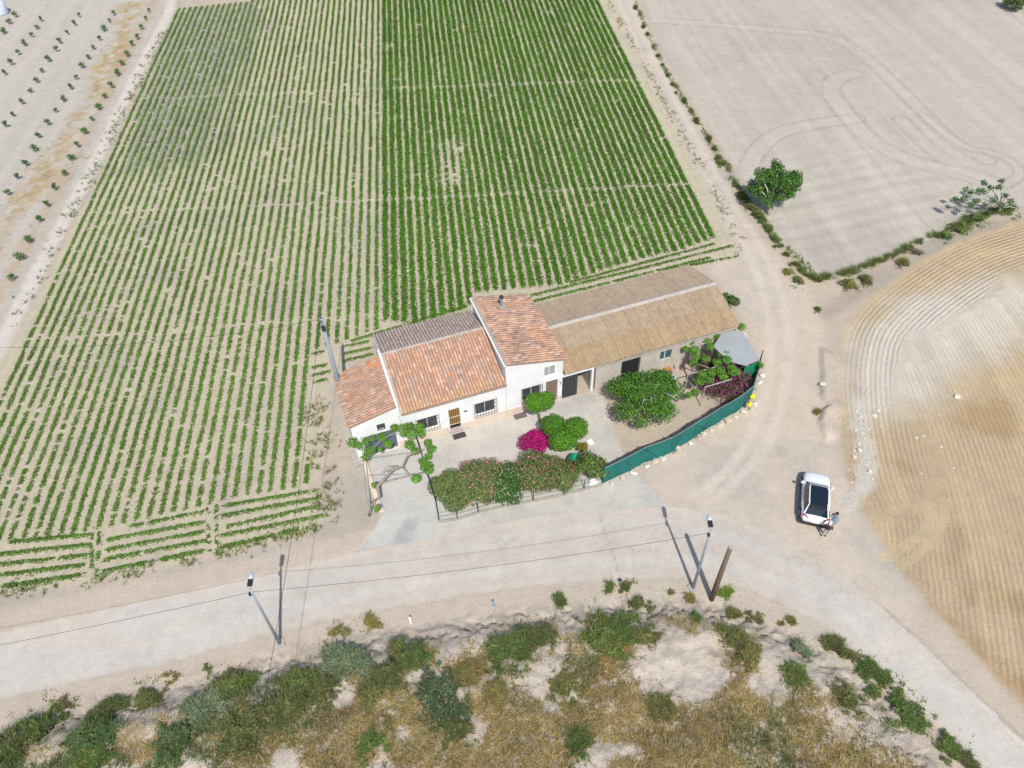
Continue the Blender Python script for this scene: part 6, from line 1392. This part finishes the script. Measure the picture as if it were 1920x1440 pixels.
# ------------------------------------------------------------------ small things
def post_marker(label, p, mat, hh=0.42):
    z = gz1(*p); t = thing('marker_post', label, 'marker post', (p[0], p[1], z), 'small marker posts on the verge')
    m = MB(); m.box((p[0], p[1], z+hh/2-0.03), (0.20, 0.13, hh), R(100)); m.build('body', mat, t)
    m = MB(); m.box((p[0], p[1], z+hh), (0.22, 0.15, 0.05), R(100)); m.build('cap', mat, t)
post_marker('white marker box standing on the verge below the road', (-6.6,21.46), M['white'])
post_marker('blue grey marker box standing on the verge below the road', (-1.53,22.35), plain('blue_marker', (0.25, 0.32, 0.45), 0.6))
p = (6.42,23.8); t = thing('road_drain', 'small dark square drain box at the road edge', 'drain', (p[0], p[1], 0))
m = MB(); m.box((p[0], p[1], 0.03), (0.26, 0.26, 0.14), 0.1); m.build('box', M['concrete_pole'], t)
m = MB(); m.box((p[0], p[1], 0.106), (0.2, 0.2, 0.012), 0.1); m.build('grate', M['dark'], t)
# courtyard clutter
def tub(name, label, cat, p, r, h, col, z=0.0, inner=(0.05, 0.05, 0.05)):
    t = thing(name, label, cat, (p[0], p[1], z)); m = MB(); m.lathe((p[0], p[1], z), [(r*0.75, 0), (r*0.95, h*0.5), (r, h), (r*1.06, h+0.02)], 14, col)
    m.build('body', M['paint'], t, True, None, True); m = MB(); m.lathe((p[0], p[1], z+h+0.022), [(r*0.9, 0), (r*0.88, 0.008)], 14); m.build('lid', M['paint'] if False else plain(label[:12], inner, 0.7), t)
tub('basin', 'red plastic basin under the courtyard fig tree', 'basin', (10.15,40.38), 0.33, 0.35, (0.55, 0.03, 0.04), 0.5, (0.5, 0.04, 0.05))
t = thing('table', 'dark small table under the red basin', 'table', (10.14,40.62,0)); q = (10.07,40.31)
m = MB(); m.box((q[0]-0.1, q[1], 0.46), (1.1, 0.7, 0.06), BA); m.build('tabletop', M['dark'], t)
for a, b in ((-0.5, -0.28), (0.5, -0.28), (0.5, 0.28), (-0.5, 0.28)):
    w_ = rot((a, b), BA); m = MB(); m.tube([(q[0]-0.1+w_[0], q[1]+w_[1], -0.02), (q[0]-0.1+w_[0], q[1]+w_[1], 0.44)], 0.025, 6); m.build('leg', M['dark'], t)
t = thing('work_bench', 'grey curved bench against the shed by its dark doorway', 'bench', (10.13,41.77,0)); q = B(6.1, -0.55, 0)
for i in range(5):
    m = MB(); a = B(4.7+i*0.55, -0.55-0.12*math.sin(i*0.8), 0.42); m.box((a[0], a[1], 0.42), (0.57, 0.62, 0.08), BA+0.12*(2-i)); m.build('seat', M['mortar'], t)
for i in (0, 2, 4):
    m = MB(); a = B(4.7+i*0.55, -0.55, 0.2); m.box((a[0], a[1], 0.19), (0.22, 0.4, 0.40), BA); m.build('support', M['block'], t)
CL = [('crate', 'orange crate among the clutter right of the fig tree', 'crate', (1252, 697), (0.55, 0.25, 0.06), (0.5, 0.35, 0.28)), ('crate', 'white bucket box among the clutter right of the fig tree', 'crate', (1243, 706), (0.75, 0.75, 0.75), (0.4, 0.35, 0.35)),
      ('crate', 'purple crate beside the orange crate in the courtyard', 'crate', (1255, 703), (0.28, 0.08, 0.2), (0.35, 0.3, 0.3)), ('sack', 'pale blue sack right of the fig tree', 'sack', (1262, 712), (0.45, 0.5, 0.58), (0.45, 0.4, 0.3)), ('bin', 'dark teal bin by the shed wall under the vine', 'bin', (1297, 652), (0.02, 0.14, 0.15), (0.7, 0.5, 1.0)),
      ('box', 'pale blue box left of the grey canopy', 'box', (1319, 656), (0.45, 0.5, 0.58), (0.55, 0.4, 0.5)), ('crate', 'pale wooden crate by the shed wall', 'crate', (1268, 690), (0.55, 0.47, 0.38), (0.5, 0.35, 0.3)), ('box', 'white box on the ground behind the grey canopy', 'box', (1391, 627), (0.75, 0.76, 0.78), (0.4, 0.4, 0.4)), ('sheet', 'white sheet of paper lying on the yard concrete', 'sheet', (1107, 830), (0.78, 0.78, 0.76), (0.5, 0.4, 0.03))]
CLXY = [(12.34,41.86), (11.88,41.35), (12.41,41.5), (12.61,40.98), (14.6,43.86), (15.54,43.82), (13.08,42.24), (19.09,45.42), (5.59,34.95)]
for i, ((nm, lab, cat, _, col, sz), p) in enumerate(zip(CL, CLXY)):
    z = 0.04 if nm == 'sheet' else 0.0
    t = thing(nm, lab, cat, (p[0], p[1], 0)); m = MB(); m.box((p[0], p[1], z+sz[2]/2), sz, BA+0.2*i, col)
    m.v = [(v[0]+0.015*math.sin(v[2]*9+i), v[1], v[2]) for v in m.v]; m.build('body', M['paint'], t, False, None, True)
    if nm in ('crate', 'bin', 'box'):
        m = MB(); m.box((p[0], p[1], sz[2]+0.02), (sz[0]*1.05, sz[1]*1.05, 0.035), BA+0.2*i, tuple(0.8*c_ for c_ in col)); m.build('rim', M['paint'], t, False, None, True)
# green cloth covers and a heap of white sacking by the hedge
def cloth(label, p, r, h, col, seed):
    rs = np.random.default_rng(seed); V, F = [], []; n, k = 18, 7
    for j in range(k):
        f = j/(k-1)
        for i in range(n):
            a = 2*math.pi*i/n; rr = r*(1-f**1.6)*(1+0.16*math.sin(3*a+seed+f*2)+0.10*math.sin(7*a-seed)); V.append((p[0]+rr*math.cos(a), p[1]+rr*math.sin(a)*0.9, h*f**0.8+0.02*rs.normal()*(0 < j < k-1)))
    F = [[j*n+i, j*n+(i+1) % n, (j+1)*n+(i+1) % n, (j+1)*n+i] for j in range(k-1) for i in range(n)]
    tag(obj('cloth_cover', V, F, plain('cloth%d' % seed, col, 0.8, var=0.2, scale=4), None, None, True, (p[0], p[1], 0)), label, 'cloth')
cloth('green cloth cover draped beside the three lobed tree', (1.96,35.65), 0.5, 0.9, (0.01, 0.20, 0.13), 3)
cloth('tall green cloth cover next to the small olive shrub', (4.22,33.06), 0.5, 1.35, (0.015, 0.28, 0.16), 5)
cloth('white bundle at the foot of the dark green shrub', (5.45,31.48), 0.36, 0.35, (0.72, 0.72, 0.74), 8)
# clods and stones of the tilled rim
rs = np.random.default_rng(131)
RIM = [(25.73,37.15),(25.81,36.67),(25.97,36.2),(25.08,35.41),(25.45,35.09),(26.03,35.43),(25.51,34.59),(24.89,34.12),(25.66,33.9),(24.11,32.89),(24.51,32.5),(24.82,32.21),(23.4,31.88),(23.77,31.41),(23.26,30.75),(24.81,31.6),(24.83,31.01),(24.31,33.51),(24.76,33.49),(24.78,32.87),(23.91,39.78),(33.73,38.33),(29.79,34.63),(29.18,34.45),(30.69,33.61),(30.75,31.71),(28.36,31.33),(26.93,36.68),(26.96,35.64),(27.34,37.19)]
for i, p in enumerate(RIM):
    r = 0.10+0.13*rs.random()**2; 
    if i in (20, 21): r = 0.27
    z = gz1(p[0], p[1]); c = np.array((0.64, 0.59, 0.53))*(0.85+0.25*rs.random()); V, F = stone((p[0], p[1], z+r*0.25), r, rs, c)
    lab = 'big grey stone on the edge of the low bank' if i == 20 else ('lone pale boulder in the pale part of the tilled field' if i == 21 else None)
    if lab is None: lab = '%s small pale stone on the tilled field rim, counted down from the bank' % ORD(sorted(range(len(RIM)), key=lambda q: -RIM[q][1]).index(i)+1)
    tag(obj('stone', V, F, M['stone'], None, [c]*len(F), False, (p[0], p[1], z)), lab, 'stone', 'loose stones of the tilled field')
# white water tank at the far left
p = (-73.45,118.51); t = thing('water_tank', 'white water tank at the top left corner of the orchard', 'tank', (p[0], p[1], 0))
m = MB(); m.lathe((p[0], p[1], 0), [(1.0, 0), (1.05, 0.2), (1.05, 1.4), (0.85, 1.75), (0.3, 1.95)], 20); m.build('body', plain('white_tank', (0.6, 0.66, 0.74), 0.4), t, True)
m = MB(); m.lathe((p[0], p[1], 1.94), [(0.3, 0), (0.3, 0.12), (0.1, 0.16)], 14); m.build('lid', M['canopy'], t)
